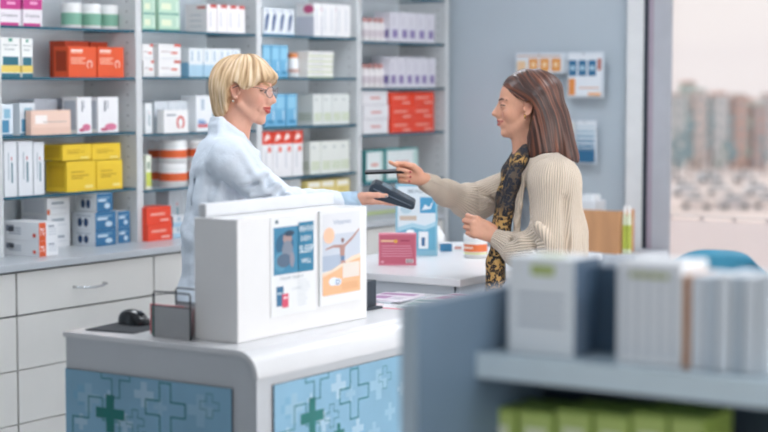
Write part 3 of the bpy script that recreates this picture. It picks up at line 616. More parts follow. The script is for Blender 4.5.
# low magazine table in front of the desk
tz=.845; T0=P(407,300,z=tz)
tX0,tX1,tY0,tY1=-3.42,-3.02,4.55,DY0-.03
mt=empty('magazine_table',((tX0+tX1)/2,(tY0+tY1)/2,0)); info(mt,'low white magazine table standing before the service desk','table')
m=MB(); m.box((tX0,tY0,tz-.022),(tX1,tY1,tz),DSK); pbuild(m,'table_top',mt,bevel=.003)
for a in (tX0+.03,tX1-.03):
    for b in (tY0+.03,tY1-.03): m=MB(); m.box((a-.018,b-.018,0),(a+.018,b+.018,tz-.0225),DB); pbuild(m,'leg',mt)
MGC=[('E8DDE2','D77B9A'),('DDE3EA','7FA6C9'),('F0E4E6','C9506A'),('E3E8E6','8AA79A'),('EAE3EC','B68AB5')]; k=0
for i,(x,y,rz) in enumerate([(-3.31,4.74,.1),(-3.31,4.99,-.12),(-3.12,4.68,.05),(-3.12,4.93,.2),(-3.30,4.985,.15),(-3.12,5.12,-.05)]):
    c0,c1=MGC[i%5]
    m=MB(); m.box((-.075,-.1,0),(.075,.1,.006),H(c0)); T=(Vector((-.075,-.1,.006)),Vector((1,0,0)),Vector((0,1,0)),Vector((0,0,1)))
    m.rect2(T,.01,.13,.14,.18,H(c1)); m.rect2(T,.02,.03,.08,.1,H(c1)); 
    for v in (.03,.045,.06,.075): m.rect2(T,.09,v,.135,v+.005,H('A9AEB8'))
    o=m.build('magazine',loc=(x,y,tz+.0004+(.0065 if i==4 else 0)),rz=rz); info(o,['pinkish magazine on the low table, nearest left corner','pale blue magazine under another on the low table','magazine with red print near the low table right edge','greenish magazine in the middle of the low table','lilac magazine lying on top of another on the low table','pink magazine nearest to the service desk face'][i],'magazine','magazines on the low table')
# pink carton on desk facing the camera
def face_cam(px,py,z): p=P(px,py,z=z); return (p[0],p[1],z+.0004)
def cam_box(name,px,py,wpx,hpx,dd,base,dec,label,cat,z=dz,yaw=0):
    p=P(px,py,z=z); d=p.dot(HD); w=wpx*d/FPX; h=hpx*d/FPX
    m=MB(); b=hexm(base) if isinstance(base,str) else base
    m.box((-w/2,0,0),(w/2,dd,h),b); fr=(Vector((-w/2,0,0)),Vector((1,0,0)),Vector((0,0,1)),Vector((0,-1,0)))
    dec(m,fr,w,h); o=m.build(name,loc=(p[0],p[1],z+.0004),rz=YAW+yaw,bevel=0); info(o,label,cat); return o
def c_pink(m,f,w,h):
    RR2(m,f,w,h,.03,.05,.97,.95,'C9647A'); RR2(m,f,w,h,.06,.74,.40,.80,'F0C9A0',.0008); RR2(m,f,w,h,.58,.76,.82,.80,'A83F58',.0008)
    ell(m,f,w,h,.45,.76,.05,.06,'E8B04F',.0009)
    for v in (.6,.52,.44,.36,.28): RR2(m,f,w,h,.08,v,.9-.1*random.random(),v+.025,'E3A0B0',.0008)
    RR2(m,f,w,h,.72,.08,.92,.2,'F2E8EA',.0008)
    for k in range(6): RR2(m,f,w,h,.73+.03*k,.09,.745+.03*k,.19,'3A3A44',.001)
    RR2(m,f,w,h,.06,.07,.14,.15,'E3A0B0',.0008)
cam_box('carton',397.5,265.5,38,32,.05,'D98496',c_pink,'pink carton with barcode standing on the service desk','carton')
def c_leaf(m,f,w,h):
    RR2(m,f,w,h,.05,.08,.95,.97,'DCE8EF'); pl(m,f,w,h,[(.05,.08),(.95,.08),(.95,.42),(.7,.36),(.4,.40),(.05,.34)],'6BAFCB',.0008)
    pl(m,f,w,h,[(.05,.34),(.4,.40),(.7,.36),(.95,.42),(.95,.48),(.7,.42),(.4,.46),(.05,.40)],'A9D2E2',.0009)
    RR2(m,f,w,h,.58,.6,.95,.82,'4C9CC4',.0009); pl(m,f,w,h,[(.62,.64),(.7,.72),(.8,.68),(.9,.78),(.84,.66)],'E6F1F7',.0011)
    ell(m,f,w,h,.35,.34,.1,.03,'F2F7FA',.0011); RR2(m,f,w,h,.55,.1,.78,.34,'F0F5F8',.0012); RR2(m,f,w,h,.62,.14,.70,.26,'3A6C96',.0014); RR2(m,f,w,h,.1,.5,.5,.56,'C9B9A9',.0009)
    ell(m,f,w,h,.25,.66,.14,.07,'B9D3DF',.001); m.text2(f,'BEAUTY',.3*w,.88*h,.05*h,H('6E8794'),w=.55*w)
    RR2(m,f,w,h,.1,.14,.45,.17,'D6E8F0',.001); RR2(m,f,w,h,.1,.2,.4,.22,'D6E8F0',.001)
lf=cam_box('leaflet_stand',416.5,256,42,72,.03,'8EC0D4',c_leaf,'tall blue and white leaflet stand on the desk behind the pink carton','leaflet stand')
def c_small(m,f,w,h): RR2(m,f,w,h,0,0,.5,1,'3F7FA6'); RR2(m,f,w,h,.6,.3,.9,.6,'C98A7E')
cam_box('carton',452,251.5,24,8,.06,'E9ECEE',c_small,'small blue and white flat carton left of the orange-banded tub','carton')
p=P(475.5,257.5,z=dz); d=p.dot(HD); r0=11.8*d/FPX; s_=d/FPX
t=empty('cream_tub',(p[0],p[1],dz+.0004)); info(t,'white tub with orange band standing near the customer hand','tub')
m=MB(); m.lathe([(r0*.93,0),(r0,.002),(r0,17*s_)],H('EEF0EE',.25),n=36); m.lathe([(r0*1.004,6.5*s_),(r0*1.004,14*s_)],H('E7763F'),n=36,cap=False); m.lathe([(r0*1.003,4.2*s_),(r0*1.003,5.6*s_)],H('D9DB8A'),n=36,cap=False)
for a in np.linspace(-2.2,-1.3,9): 
    x=r0*1.007*math.cos(a); y=r0*1.007*math.sin(a); m.box((x-.004,y-.001,9.5*s_),(x+.002,y+.001,11.5*s_),H('F6D9C6'))
m.build('tub',t)
m=MB(); m.lathe([(r0*.97,17.05*s_),(r0*1.02,17.5*s_),(r0*1.02,23*s_),(r0*.97,23.6*s_),(0.001,23.6*s_)],H('F2F3F3',.3),n=36,cap=False); m.build('lid',t)
p=P(437,249,z=dz)
m=MB(); m.lathe([(.03,0),(.033,.004),(.033,.05),(.024,.075),(.012,.082),(.012,.095),(.001,.096)],H('E9EAEA',.25),n=28); o=m.build('lotion_bottle',loc=(p[0],p[1],dz+.0004)); info(o,'plain white lotion bottle peeking out right of the leaflet stand','bottle')
# ------------------------------------------------------------------ back wall pieces
def bag(x0,x1,y0,y1,fn,label,cat='hanging pack',off=.05,hook=True,group=None):
    Yp=BY-off; a=P(x0,y0,Y=Yp); b=P(x1,y0,Y=Yp); zb=P((x0+x1)/2,y1,Y=Yp)[2]; w=b[0]-a[0]; h=a[2]-zb
    r=empty('hanging_pack',((a[0]+b[0])/2,Yp,zb)); info(r,label,cat,group)
    m=MB(); ny=8; nx=6; V=[];F=[]
    for s in (-1,1):
        for j in range(ny+1):
            for i in range(nx+1):
                u=i/nx;v=j/ny; t=.012*(abs(math.sin(math.pi*u)*math.sin(math.pi*min(1,v*1.15))))**.5 if 0<u<1 and 0<v<1/1.15 else 0
                V.append(((u-.5)*w,s*(t+.0006),v*h))
    n=(nx+1)*(ny+1)
    for k in range(2):
        for j in range(ny):
            for i in range(nx): q=k*n+j*(nx+1)+i; f=(q,q+1,q+nx+2,q+nx+1); F.append(f if k==0 else f[::-1])
    m.raw(V,F,H('DCE4EC',.25),True)
    fr=(Vector((-w/2,-.0135,0)),Vector((1,0,0)),Vector((0,0,1)),Vector((0,-1,0)))
    m.build('pouch',r)
    m=MB(); m.box((-w*.46,-.0135,h*.04),(w*.46,-.0125,h*.96),H('E2E8EE',.35)); fn(m,fr,w,h); m.build('printed_card',r)
    m=MB(); m.tube([(0,off-.001,h-.012),(0,-.03,h-.012),(0,-.036,h-.004)],.0025,CHR,6); m.build('hook',r)
def b1(m,f,w,h):
    for i in range(3): RR2(m,f,w,h,.28+.22*i,.1,.46+.22*i,.72,'E39A4A'); RR2(m,f,w,h,.33+.22*i,.3,.41+.22*i,.55,'F4D4A9',.0008)
    RR2(m,f,w,h,.05,.8,.9,.88,'C9B0A4'); RR2(m,f,w,h,.05,.1,.22,.6,'EBC9A0')
def b2(m,f,w,h):
    for i in range(3): RR2(m,f,w,h,.06+.27*i,.48,.28+.27*i,.82,'2F6C94'); RR2(m,f,w,h,.1+.27*i,.6,.24+.27*i,.7,'A9C9DC',.0008)
    RR2(m,f,w,h,.06,.06,.24,.42,'E2914C'); RR2(m,f,w,h,.6,.05,.95,.12,'F0B98C'); RR2(m,f,w,h,.86,.6,.96,.85,'B06A5C',.001); RR2(m,f,w,h,.35,.2,.9,.24,'D9B9A9')
def b3(m,f,w,h): RR2(m,f,w,h,.1,.1,.9,.4,'C5D26A'); RR2(m,f,w,h,.1,.6,.9,.9,'E4EBD8')
def b4(m,f,w,h):
    RR2(m,f,w,h,.04,.04,.96,.36,'2D6A92')
    for i in range(5): RR2(m,f,w,h,.06,.38+.11*i,.94,.45+.11*i,['3F7DA3','5C8FB0','7FA8C0','A2BFD0','C9D8E2'][i])
    for i in range(5): RR2(m,f,w,h,.2*i+.03,.3,.2*i+.05,.95,'DFE8EE',.001)
bag(516,567,53,73.5,b1,'wide white pack with orange squares hanging behind the customer head')
bag(568,604,52,98,b2,'white pack with blue squares hanging right of the customer head',off=.07)
bag(567,575.5,120,152,b3,'narrow lime pack hanging beside the striped blue pack')
bag(577,597,120,164,b4,'blue striped pack hanging lowest on the back wall')
# board, leaflet jars on low cabinet by the wall
zc=P(600,252,Y=7.95)[2]
a=P(540,230,Y=7.9)[0]; b=P(640,230,Y=7.9)[0]
lc=empty('low_cabinet',((a+b)/2,8.05,0)); info(lc,'low grey white cabinet by the pillar behind the customer','cabinet')
m=MB(); m.box((a,7.86,0),(b,8.24,zc-.0005),mat('low_cab','C9D0D8',.5)); pbuild(m,'body',lc,bevel=.003)
m=MB(); m.box(((a+b)/2-.004,7.855,.05),((a+b)/2+.004,7.86,zc-.05),GAP); pbuild(m,'door_gap',lc)
a=P(560,215,Y=7.9)[0]; b=P(619,215,Y=7.9)[0]; zt=P(600,210.5,Y=7.9)[2]
WD=mat('oak_board','CF9B70',.5,var=.16,scale=3,stretch=(3,3,.6))
m=MB(); t=.014
m.box((a,7.9,zc),(b,7.9+t,zt),WD); m.box((a,7.9+t,zc),(a+t,8.08,zt),WD); m.box((b-t,7.9+t,zc),(b,8.08,zt),WD); m.box((a+t,7.9+t,zc),(b-t,8.08,zc+t),WD)
o=m.build('wooden_box',bevel=.002); info(o,'open orange-brown wooden box behind the customer back','box')
for i,(x0,x1,yt,zz,c) in enumerate([(584,601,194,0,'DDE4EA')]):
    a_=P(x0,205,Y=8.0)[0]; b_=P(x1,205,Y=8.0)[0]; z2=P(x0,yt,Y=8.0)[2]
    m=MB(); m.box((a_,7.93,zc+t+.001),(b_,8.05,z2-.03),H(c)); m.box((a_+.01,7.95,z2-.03),(b_-.02,8.03,z2),H('EAEFF3')); o=m.build('paper_stack'); info(o,'pale paper packets standing in the wooden box','packets')
for i,(x0,x1) in enumerate([(620,624),(624.6,628.6)]):
    xa=P(x0,230,Y=7.9)[0]; xb=P(x1,230,Y=7.9)[0]; r_=(xb-xa)/2; hh=P(x0,206,Y=7.9)[2]-zc
    m=MB(); m.lathe([(r_*.9,0),(r_,.01),(r_,hh*.74),(r_*.6,hh*.84)],H('DDE6C9',.2),n=16); m.lathe([(r_*1.02,hh*.1),(r_*1.02,hh*.6)],H('B9C552'),n=16,cap=False); m.lathe([(r_*.7,hh*.84),(r_*.7,hh*.99),(.001,hh)],H('F0F0EE'),n=16,cap=False)
    o=m.build('spray_bottle',loc=((xa+xb)/2,7.93,zc+.0004)); info(o,['slim white and lime bottle touching the wooden box','slim white and lime bottle nearest the pillar'][i],'bottle','lime bottles beside the wooden box')
# teal chair by the window
cpos=P(711,262,Y=6.95); ch=empty('visitor_chair',(cpos[0],6.95,0),.1); info(ch,'rounded teal chair by the window behind the foreground shelf','chair')
TC=mat('teal_plastic','3D8DAA',.4)
ctop=P(711,252.5,Y=6.95)[2]
m=MB(); V=[];F=[]; nu,nv=20,10
hw=.5*(P(752,262,Y=6.95)[0]-P(668,262,Y=6.95)[0])*1.42
for k in range(2):
    for j in range(nv+1):
        for i in range(nu+1):
            u=-1+2*i/nu; v=j/nv; z=.46+(ctop-.46)*v; ww=hw*(1 if v<.7 else (1-((v-.7)/.3)**2.5*.22)); zz=z-(.10*abs(u)**4 if v>.7 else 0)*(v-.7)/.3
            V.append((u*ww,-.02-.09*(u*u)+.09+.05*v+k*.014,zz))
n=(nu+1)*(nv+1)
for k in range(2):
    for j in range(nv):
        for i in range(nu): q=k*n+j*(nu+1)+i; f=(q,q+1,q+nu+2,q+nu+1); F.append(f if k==0 else f[::-1])
for i in range(nu): q=nv*(nu+1)+i; F.append((q,q+1,q+1+n,q+n))
for j in range(nv):
    for i in (0,nu): q=j*(nu+1)+i; F.append((q,q+nu+1,q+nu+1+n,q+n))
m.raw(V,F,TC,True); m.build('backrest',ch)
m=MB(); m.box((-hw*.95,-.40,.43),(hw*.95,.06,.455),TC); m.build('seat',ch,bevel=.01)
for x in (-hw*.8,hw*.8):
    for y in (-.36,.03): m=MB(); m.tube([(x,y,.43),(x*1.12,y*1.08,.0)],.011,CHR,10); m.build('leg',ch)
# ------------------------------------------------------------------ foreground gondola
GY0=2.02; GX=float(P(417,306,Y=GY0)[0]); GY1=2.40; gz=P(410,305,Y=GY0)[2]
GM=mat('gondola_grey','5F7487',.5,var=.03); GE=mat('gondola_edge','AFC0CC',.4); GS=mat('gondola_shelf','B4C8D4',.22,var=.03)
gd=empty('gondola_shelf',(GX+.5,2.2,0)); info(gd,'blurred blue-grey display shelf in the near right corner','display shelf')
gt=.028
m=MB(); m.box((GX-gt,GY0,0),(GX,GY1,gz),GM,{2:GE}); pbuild(m,'side_panel',gd)
m=MB(); m.box((GX+1.25,GY0,0),(GX+1.25+gt,GY1,gz),GM,{2:GE}); pbuild(m,'side_panel',gd)
SZ=P(478,351,X=GX+.001)[2]; 
SY=float(P(478,360,X=GX)[1])
SZ=P(500,356,Y=SY)[2]
m=MB(); m.box((GX,SY,SZ-.006),(GX+1.25,GY1,SZ),GS); m.box((GX,SY-.004,SZ-.034),(GX+1.25,SY+.004,SZ+.002),mat('shelf_lip','D3E4EC',.12)); pbuild(m,'shelf',gd)
for z_ in (.95,.5,.1):
    m=MB(); m.box((GX,SY,z_-.02),(GX+1.25,GY1,z_),GS); pbuild(m,'shelf',gd)
m=MB(); m.box((GX,GY1-.012,.0),(GX+1.25,GY1,SZ-.0065),mat('gondola_back','33414F',.6)); pbuild(m,'back_panel',gd)
def gbox(x0,x1,yt,Yf,dd,base,dec,label,side=None,name='carton',cat='carton',group=None,z=None,rough=.4):
    z=SZ if z is None else z
    a=P(x0,330,Y=Yf)[0]; b=P(x1,330,Y=Yf)[0]; zt=P((x0+x1)/2,yt,Y=Yf)[2]
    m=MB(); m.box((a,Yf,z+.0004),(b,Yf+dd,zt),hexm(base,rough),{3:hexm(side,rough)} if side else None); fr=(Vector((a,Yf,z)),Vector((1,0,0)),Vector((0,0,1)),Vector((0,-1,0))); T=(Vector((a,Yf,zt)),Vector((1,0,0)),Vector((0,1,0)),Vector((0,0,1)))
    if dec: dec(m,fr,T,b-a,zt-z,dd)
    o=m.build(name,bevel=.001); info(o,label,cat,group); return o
def g1(m,f,T,w,h,dd):
    RR2(m,f,w,h,.35,.82,.7,.93,'B4C47A'); 
    for v in (.6,.5,.4,.3): RR2(m,f,w,h,.15,v,.85,v+.03,'AEB9C4')
    RR2(m,T,w,dd,.3,.2,.7,.6,'B9C98A')
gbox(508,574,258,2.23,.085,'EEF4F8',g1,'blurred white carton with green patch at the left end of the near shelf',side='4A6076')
gbox(590,616,266,2.30,.06,'4E6478',None,'dark slate carton between the two white cartons on the near shelf')
gbox(575,588,268,2.31,.05,'8799A8',None,'narrow grey carton pressed behind the left white one')
def g2(m,f,T,w,h,dd):
    for u in (.12,.3,.48,.66,.84): RR2(m,f,w,h,u,.08,u+.04,.92,'B4BFC9')
    RR2(m,f,w,h,.2,.84,.8,.9,'C3CB9A')
gbox(617,681,262,2.235,.09,'EFF3F7',g2,'blurred white carton with grey stripes in the middle of the near shelf')
bx=[(683,689,'C99A78','narrow orange-brown booklet right of the striped carton'),(691,703,'E2E9F0','pale booklet right of the orange-brown one'),(705,714,'CEDAE4','second pale booklet right of the orange-brown one'),(717,730,'E6EDF3','wider pale booklet in the middle of the right row'),(733,741,'C9D6E0','grey booklet before the last two wide ones'),(744,756,'E3EAF0','second last pale booklet at the picture edge'),(758,772,'E0E8EE','pale booklet cut by the right picture edge')]
for i,(a,b,c,l) in enumerate(bx): gbox(a,b,275+ (i%3),2.235,.09,c,None,l,name='booklet',cat='booklet',group='booklets at the right end of the near shelf')
gl=['leftmost green carton under the near shelf','second green carton from left under the near shelf','third green carton under the near shelf, below striped white one','fourth green carton under the near shelf','fifth green carton under the near shelf','sixth green carton under the near shelf by the picture edge']
for i in range(6):
    x0=481+38*i
    def g3(m,f,T,w,h,dd): RR2(m,f,w,h,.05,.55,.95,.97,'C3D67E'); RR2(m,f,w,h,.2,.72,.8,.84,'EEF2D6',.0008); RR2(m,f,w,h,.0,.0,1,.5,'6F8F48')
    gbox(x0,x0+35,408+2*(i%2)+i*1.5,2.25,.1,'A9C35F',g3,gl[i],group='green cartons under the near shelf',z=.95)
# ------------------------------------------------------------------ outside
TER=mat('terrace_wall','F6ECEA',.7,var=.02)
yw=BY+1.9; zp=P(700,221,Y=yw)[2]
m=MB(); m.box((-9,yw,-.1),(6,yw+.12,zp),TER); struct(m.build('trim_2'))
m=MB(); m.box((-9,BY+.2,-.1),(6,yw,-.0),TER); struct(m.build('trim_3'))
rl=empty('terrace_railing',(-3,yw+.06,zp)); info(rl,'low white railing along the terrace wall outside the window','railing')
m=MB(); m.box((-9,yw+.03,zp+.022),(6,yw+.08,zp+.034),H('D9D3D2')); pbuild(m,'rail',rl)
for x in np.arange(-6.0,-2.2,.22): m=MB(); m.box((x,yw+.045,zp),(x+.02,yw+.065,zp+.022),H('CFC8C8')); pbuild(m,'post',rl)
# distant street
GZ=-6.0
m=MB(); m.box((-250,30,GZ-1),(150,330,GZ),mat('far_ground','E0D8D6',.9,var=.14,scale=.15)); struct(m.build('trim_4'))
def far(px,D): p=P(px,HOR,d=D); return p
cols=['B9C9C9','C9B5A6','9DB4BA','D8C8BA','B98D7C','A9B9C2','D9CFC6','C0A090','93A9A9']
bl=[(672,686,96,'B4C4C8'),(684,696,84,'8FB5AE'),(695,707,92,'C8BDB6'),(704,716,101,'B38470'),(715,728,95,'C5CFD3'),(726,738,104,'9FB1BC'),(736,748,97,'BF9381'),(746,757,101,'D6C6BB'),(755,768,106,'A98A80'),(767,782,96,'C6C9CC')]
names=['grey','green-grey topped','beige','brick red','pale grey','blue grey','reddish','cream','brown','light grey']
def pale(c,k=.3):  # distance haze put into the facade colours by mixing towards a bright tone
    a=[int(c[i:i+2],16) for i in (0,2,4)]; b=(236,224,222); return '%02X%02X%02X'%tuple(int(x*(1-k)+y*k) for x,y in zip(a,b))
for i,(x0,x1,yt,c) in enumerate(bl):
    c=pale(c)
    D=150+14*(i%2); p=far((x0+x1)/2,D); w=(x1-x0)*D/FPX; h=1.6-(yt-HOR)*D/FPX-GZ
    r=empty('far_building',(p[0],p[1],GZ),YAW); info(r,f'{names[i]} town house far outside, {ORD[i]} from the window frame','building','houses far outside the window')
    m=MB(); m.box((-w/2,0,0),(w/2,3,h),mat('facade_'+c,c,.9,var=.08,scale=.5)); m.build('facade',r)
    m=MB(); m.prism([(-w/2-.1,h),(w/2+.1,h),(w/2*.6,h+.3),(-w/2*.6,h+.3)],1,-.1,3.1,mat('roof_'+str(i%3),['B9B0AC','C6A396','A9BAB6'][i%3],.9)); m.build('roof',r)
    nc=max(1,int(w/.32))
    m=MB()
    for rr in range(6):
        for cc_ in range(2):
            xx=-w/2+w*(cc_+.5)/2; zz=h-.9-rr*1.05
            if zz>.3: m.box((xx-.11,-.04,zz),(xx+.11,.02,zz+.55),mat('far_window','98A6AE',.3))
    m.build('window',r)
LEAF=[mat('far_leaf_a','8FA39A',.9,var=.2,scale=1),mat('far_leaf_b','7F9CA4',.9,var=.2,scale=1),mat('far_leaf_c','A88F7E',.9,var=.2,scale=1)]
def blob(m,c,r,mt,seed):
    q=random.Random(seed); bm=bmesh.new(); bmesh.ops.create_icosphere(bm,subdivisions=2,radius=1)
    V=[]
    for v in bm.verts: s=1+q.uniform(-.22,.22); V.append((c[0]+v.co.x*r*s,c[1]+v.co.y*r*s,c[2]+v.co.z*r*s))
    m.raw(V,[tuple(x.index for x in f.verts) for f in bm.faces],mt); bm.free()
for i,(px,yt,yb,k,wd_) in enumerate([(677,128,168,1,1.5),(690,104,160,1,1.1),(699,146,172,2,.8),(711,98,150,1,.7),(722,142,168,0,1.1),(732,102,165,1,.6),(743,148,168,2,.8),(751,104,160,0,.5),(765,134,166,1,.9)]):
    D=128+5*(i%3); p=far(px,D); zt=1.6-(yt-HOR)*D/FPX; zb=1.6-(yb-HOR)*D/FPX
    r=empty('far_tree',(p[0],p[1],GZ)); info(r,['teal-leaved','green','brownish','slim teal-leaved','green bushy','slim teal-leaved','brownish low','slim green','teal-leaved'][i]+f' blurred street tree, {ORD[i]} from the window frame','tree','street trees outside the window')
    m=MB(); rad=(zt-zb)/5; q_=random.Random(i)
    for j in range(9): blob(m,(q_.uniform(-.28,.28)*wd_,q_.uniform(-.2,.2),zb-GZ+rad*(.6+j*.5)),rad*q_.uniform(.25,.6)*(1.2-.07*j)*min(1,wd_),LEAF[k],i*9+j)
    m.build('crown',r); m=MB(); m.tube([(0,0,0),(0,0,zb-GZ+rad)],.06,mat('far_trunk','6A5D57',.9),6); m.build('trunk',r)
for i in range(9):
    px=673+12*i; py=178+ (i*37)%34; p=P(px,[183,196,209][i%3],z=GZ)
    sc=.7
    r=empty('parked_car',(p[0],p[1],GZ),YAW+(.2 if i%2 else -.3)); c=['F0EEEE','DDE0E4','EDE4DF','D3DADF','F3F1F0','CFCCCE'][i%6]
    info(r,f"{['white','silver','cream','grey blue','bright white','grey'][i%6]} parked car far below the window, {ORD[i] if i<10 else ['eleventh','twelfth','thirteenth','fourteenth','fifteenth','sixteenth'][i-10]} from the frame",'car','parked cars far outside')
    m=MB(); m.prism([(-1.0,.15),(1.0,.15),(1.02,.5),(.62,.56),(.4,.86),(-.55,.88),(-.82,.56),(-1.02,.5)],1,-.4,.4,hexm(c,.3)); m.build('car_body',r,bevel=.04)
    m=MB(); m.prism([(.34,.8),(-.5,.82),(-.72,.58),(.52,.58)],1,-.41,.41,mat('far_window','98A6AE',.3)); m.build('car_window',r)
    for x in (-.62,.62):
        for y in (-.41,.33): m=MB(); m.lathe([(.19,0),(.19,.08)],mat('tyre','3A3B3E',.8),n=14); o=m.build('wheel',r); o.rotation_euler=(math.pi/2,0,0); o.location=(x,y+.08,.19)
# ------------------------------------------------------------------ sculpting: signed distance fields -> surface nets
class SDF:
    def __init__(s,lo,hi,h):
        s.h=h; s.lo=np.array(lo,float); n=np.ceil((np.array(hi)-s.lo)/h).astype(int)+1; s.n=n
        s.g=np.full(n,1.0,np.float32); s.ax=[(s.lo[i]+h*np.arange(n[i])).astype(np.float32) for i in range(3)]
    def _win(s,lo,hi):
        a=np.clip(np.floor((np.array(lo)-s.lo)/s.h).astype(int),0,s.n); b=np.clip(np.ceil((np.array(hi)-s.lo)/s.h).astype(int)+1,0,s.n)
        sl=tuple(slice(a[i],b[i]) for i in range(3)); X=s.ax[0][sl[0]][:,None,None]; Y=s.ax[1][sl[1]][None,:,None]; Z=s.ax[2][sl[2]][None,None,:]
        return sl,X,Y,Z
    def _comb(s,sl,d,k,op):
        g=s.g[sl]; d=d.astype(np.float32)
        if op=='add':
            if k>0: hh=np.maximum(k-np.abs(g-d),0)/k; r=np.minimum(g,d)-hh*hh*k*.25
            else: r=np.minimum(g,d)
        else:
            d=-d
            if k>0: hh=np.maximum(k-np.abs(g-d),0)/k; r=np.maximum(g,d)+hh*hh*k*.25
            else: r=np.maximum(g,d)
        s.g[sl]=r
    def cone(s,a,b,ra,rb,k=.02,op='add',sy=1.0):
        a=np.array(a,float); b=np.array(b,float); m=max(ra,rb)*max(1,sy)+.03+k
        sl,X,Y,Z=s._win(np.minimum(a,b)-m,np.maximum(a,b)+m)
        cy=(a[1]+b[1])/2
        ya,yb=(a[1]-cy)/sy,(b[1]-cy)/sy; Yq=(Y-cy)/sy
        d=np.array([b[0]-a[0],yb-ya,b[2]-a[2]]); L=d.dot(d)+1e-9
        t=np.clip(((X-a[0])*d[0]+(Yq-ya)*d[1]+(Z-a[2])*d[2])/L,0,1)
        r=np.sqrt((X-a[0]-t*d[0])**2+(Yq-ya-t*d[1])**2+(Z-a[2]-t*d[2])**2)-(ra+(rb-ra)*t)
        s._comb(sl,r,k,op); return s
    def ell(s,c,r,k=.02,op='add',R=None):
        c=np.array(c,float); r=np.array(r,float); m=max(r)+.03+k; sl,X,Y,Z=s._win(c-m,c+m)
        x,y,z=X-c[0],Y-c[1],Z-c[2]
        if R is not None: x,y,z=(R[0][0]*x+R[0][1]*y+R[0][2]*z,R[1][0]*x+R[1][1]*y+R[1][2]*z,R[2][0]*x+R[2][1]*y+R[2][2]*z)
        k0=np.sqrt((x/r[0])**2+(y/r[1])**2+(z/r[2])**2)+1e-6; k1=np.sqrt((x/r[0]**2)**2+(y/r[1]**2)**2+(z/r[2]**2)**2)+1e-6
        s._comb(sl,k0*(k0-1)/k1,k,op); return s
    def func(s,lo,hi,f,k,op):
        sl,X,Y,Z=s._win(lo,hi); s._comb(sl,f(X,Y,Z)+0*(X+Y+Z),k,op); return s
    def mesh(s):
        g=s.g; g[0]=g[-1]=1; g[:,0]=1; g[:,-1]=1; g[:,:,0]=1; g[:,:,-1]=1
        ins=g<0
        c=[ins[i:ins.shape[0]-1+i,j:ins.shape[1]-1+j,k:ins.shape[2]-1+k] for i in (0,1) for j in (0,1) for k in (0,1)]
        any_=c[0].copy(); all_=c[0].copy()
        for q in c[1:]: any_|=q; all_&=q
        idx=np.argwhere(any_&~all_); n=len(idx)
        cor=[(i,j,k) for i in (0,1) for j in (0,1) for k in (0,1)]
        val=np.stack([g[idx[:,0]+i,idx[:,1]+j,idx[:,2]+k] for i,j,k in cor],1); acc=np.zeros((n,3)); cnt=np.zeros(n)
        for a in range(8):
            for b in range(a+1,8):
                if sum(abs(cor[a][q]-cor[b][q]) for q in range(3))!=1: continue
                va,vb=val[:,a],val[:,b]; mk=(va<0)!=(vb<0); t=np.where(mk,va/(va-vb+1e-12),0)
                p=np.array(cor[a])[None]+t[:,None]*(np.array(cor[b])-np.array(cor[a]))[None]
                acc+=p*mk[:,None]; cnt+=mk
        V=s.lo+(idx+acc/cnt[:,None])*s.h
        im=np.full(any_.shape,-1,np.int32); im[idx[:,0],idx[:,1],idx[:,2]]=np.arange(n)
        F=[]
        for ax in range(3):
            o1,o2=[(1,2),(2,0),(0,1)][ax]
            A=np.take(ins,range(ins.shape[ax]-1),ax); B=np.take(ins,range(1,ins.shape[ax]),ax); e=np.argwhere(A!=B)
            e=e[(e[:,o1]>0)&(e[:,o2]>0)]; 
            lim=np.array(any_.shape); e=e[(e[:,o1]<lim[o1])&(e[:,o2]<lim[o2])&(e[:,ax]<lim[ax])]
            def g_(d1,d2): q=e.copy(); q[:,o1]-=d1; q[:,o2]-=d2; return im[q[:,0],q[:,1],q[:,2]]
            Q=np.stack([g_(1,1),g_(0,1),g_(0,0),g_(1,0)],1); fl=~ins[e[:,0],e[:,1],e[:,2]]; Q[fl]=Q[fl][:,::-1]; F.append(Q)
        return V,np.concatenate(F)
def smooth_np(V,F,it=2,lam=.5):
    e=np.concatenate([F[:,[0,1]],F[:,[1,2]],F[:,[2,3]],F[:,[3,0]]]); n=len(V)
    deg=np.bincount(e.ravel(),minlength=n).astype(float)
    for _ in range(it):
        A=np.stack([np.bincount(e[:,0],V[e[:,1],q],n)+np.bincount(e[:,1],V[e[:,0],q],n) for q in range(3)],1)/deg[:,None]; V=V+(A-V)*lam
    return V
def normals_np(V,F):
    N=np.zeros_like(V); fn=np.cross(V[F[:,2]]-V[F[:,0]],V[F[:,3]]-V[F[:,1]])
    for k in range(4):
        for q in range(3): N[:,q]+=np.bincount(F[:,k],fn[:,q],len(V))
    return N/(np.linalg.norm(N,axis=1,keepdims=True)+1e-12)
def mk(name,V,F,mats,parent,col=None,vec=None,fl=None):
    me=bpy.data.meshes.new(name); me.vertices.add(len(V)); me.vertices.foreach_set('co',V.astype(np.float32).ravel())
    me.loops.add(len(F)*4); me.loops.foreach_set('vertex_index',F.astype(np.int32).ravel()); me.polygons.add(len(F)); me.polygons.foreach_set('loop_start',np.arange(0,len(F)*4,4,dtype=np.int32))
    me.polygons.foreach_set('use_smooth',np.ones(len(F),bool)); 
    for m in mats: me.materials.append(m)
    if col is not None:
        a=me.color_attributes.new('paint','FLOAT_COLOR','POINT'); a.data.foreach_set('color',np.concatenate([col,np.ones((len(V),1))],1).astype(np.float32).ravel())
    if vec is not None:
        a=me.attributes.new('flow','FLOAT_VECTOR','POINT'); a.data.foreach_set('vector',vec.astype(np.float32).ravel())
    me.update(); me.validate()
    o=bpy.data.objects.new(name,me); COL.objects.link(o); o.parent=parent; return o
L3=lambda h: np.array(lin(h)[:3])
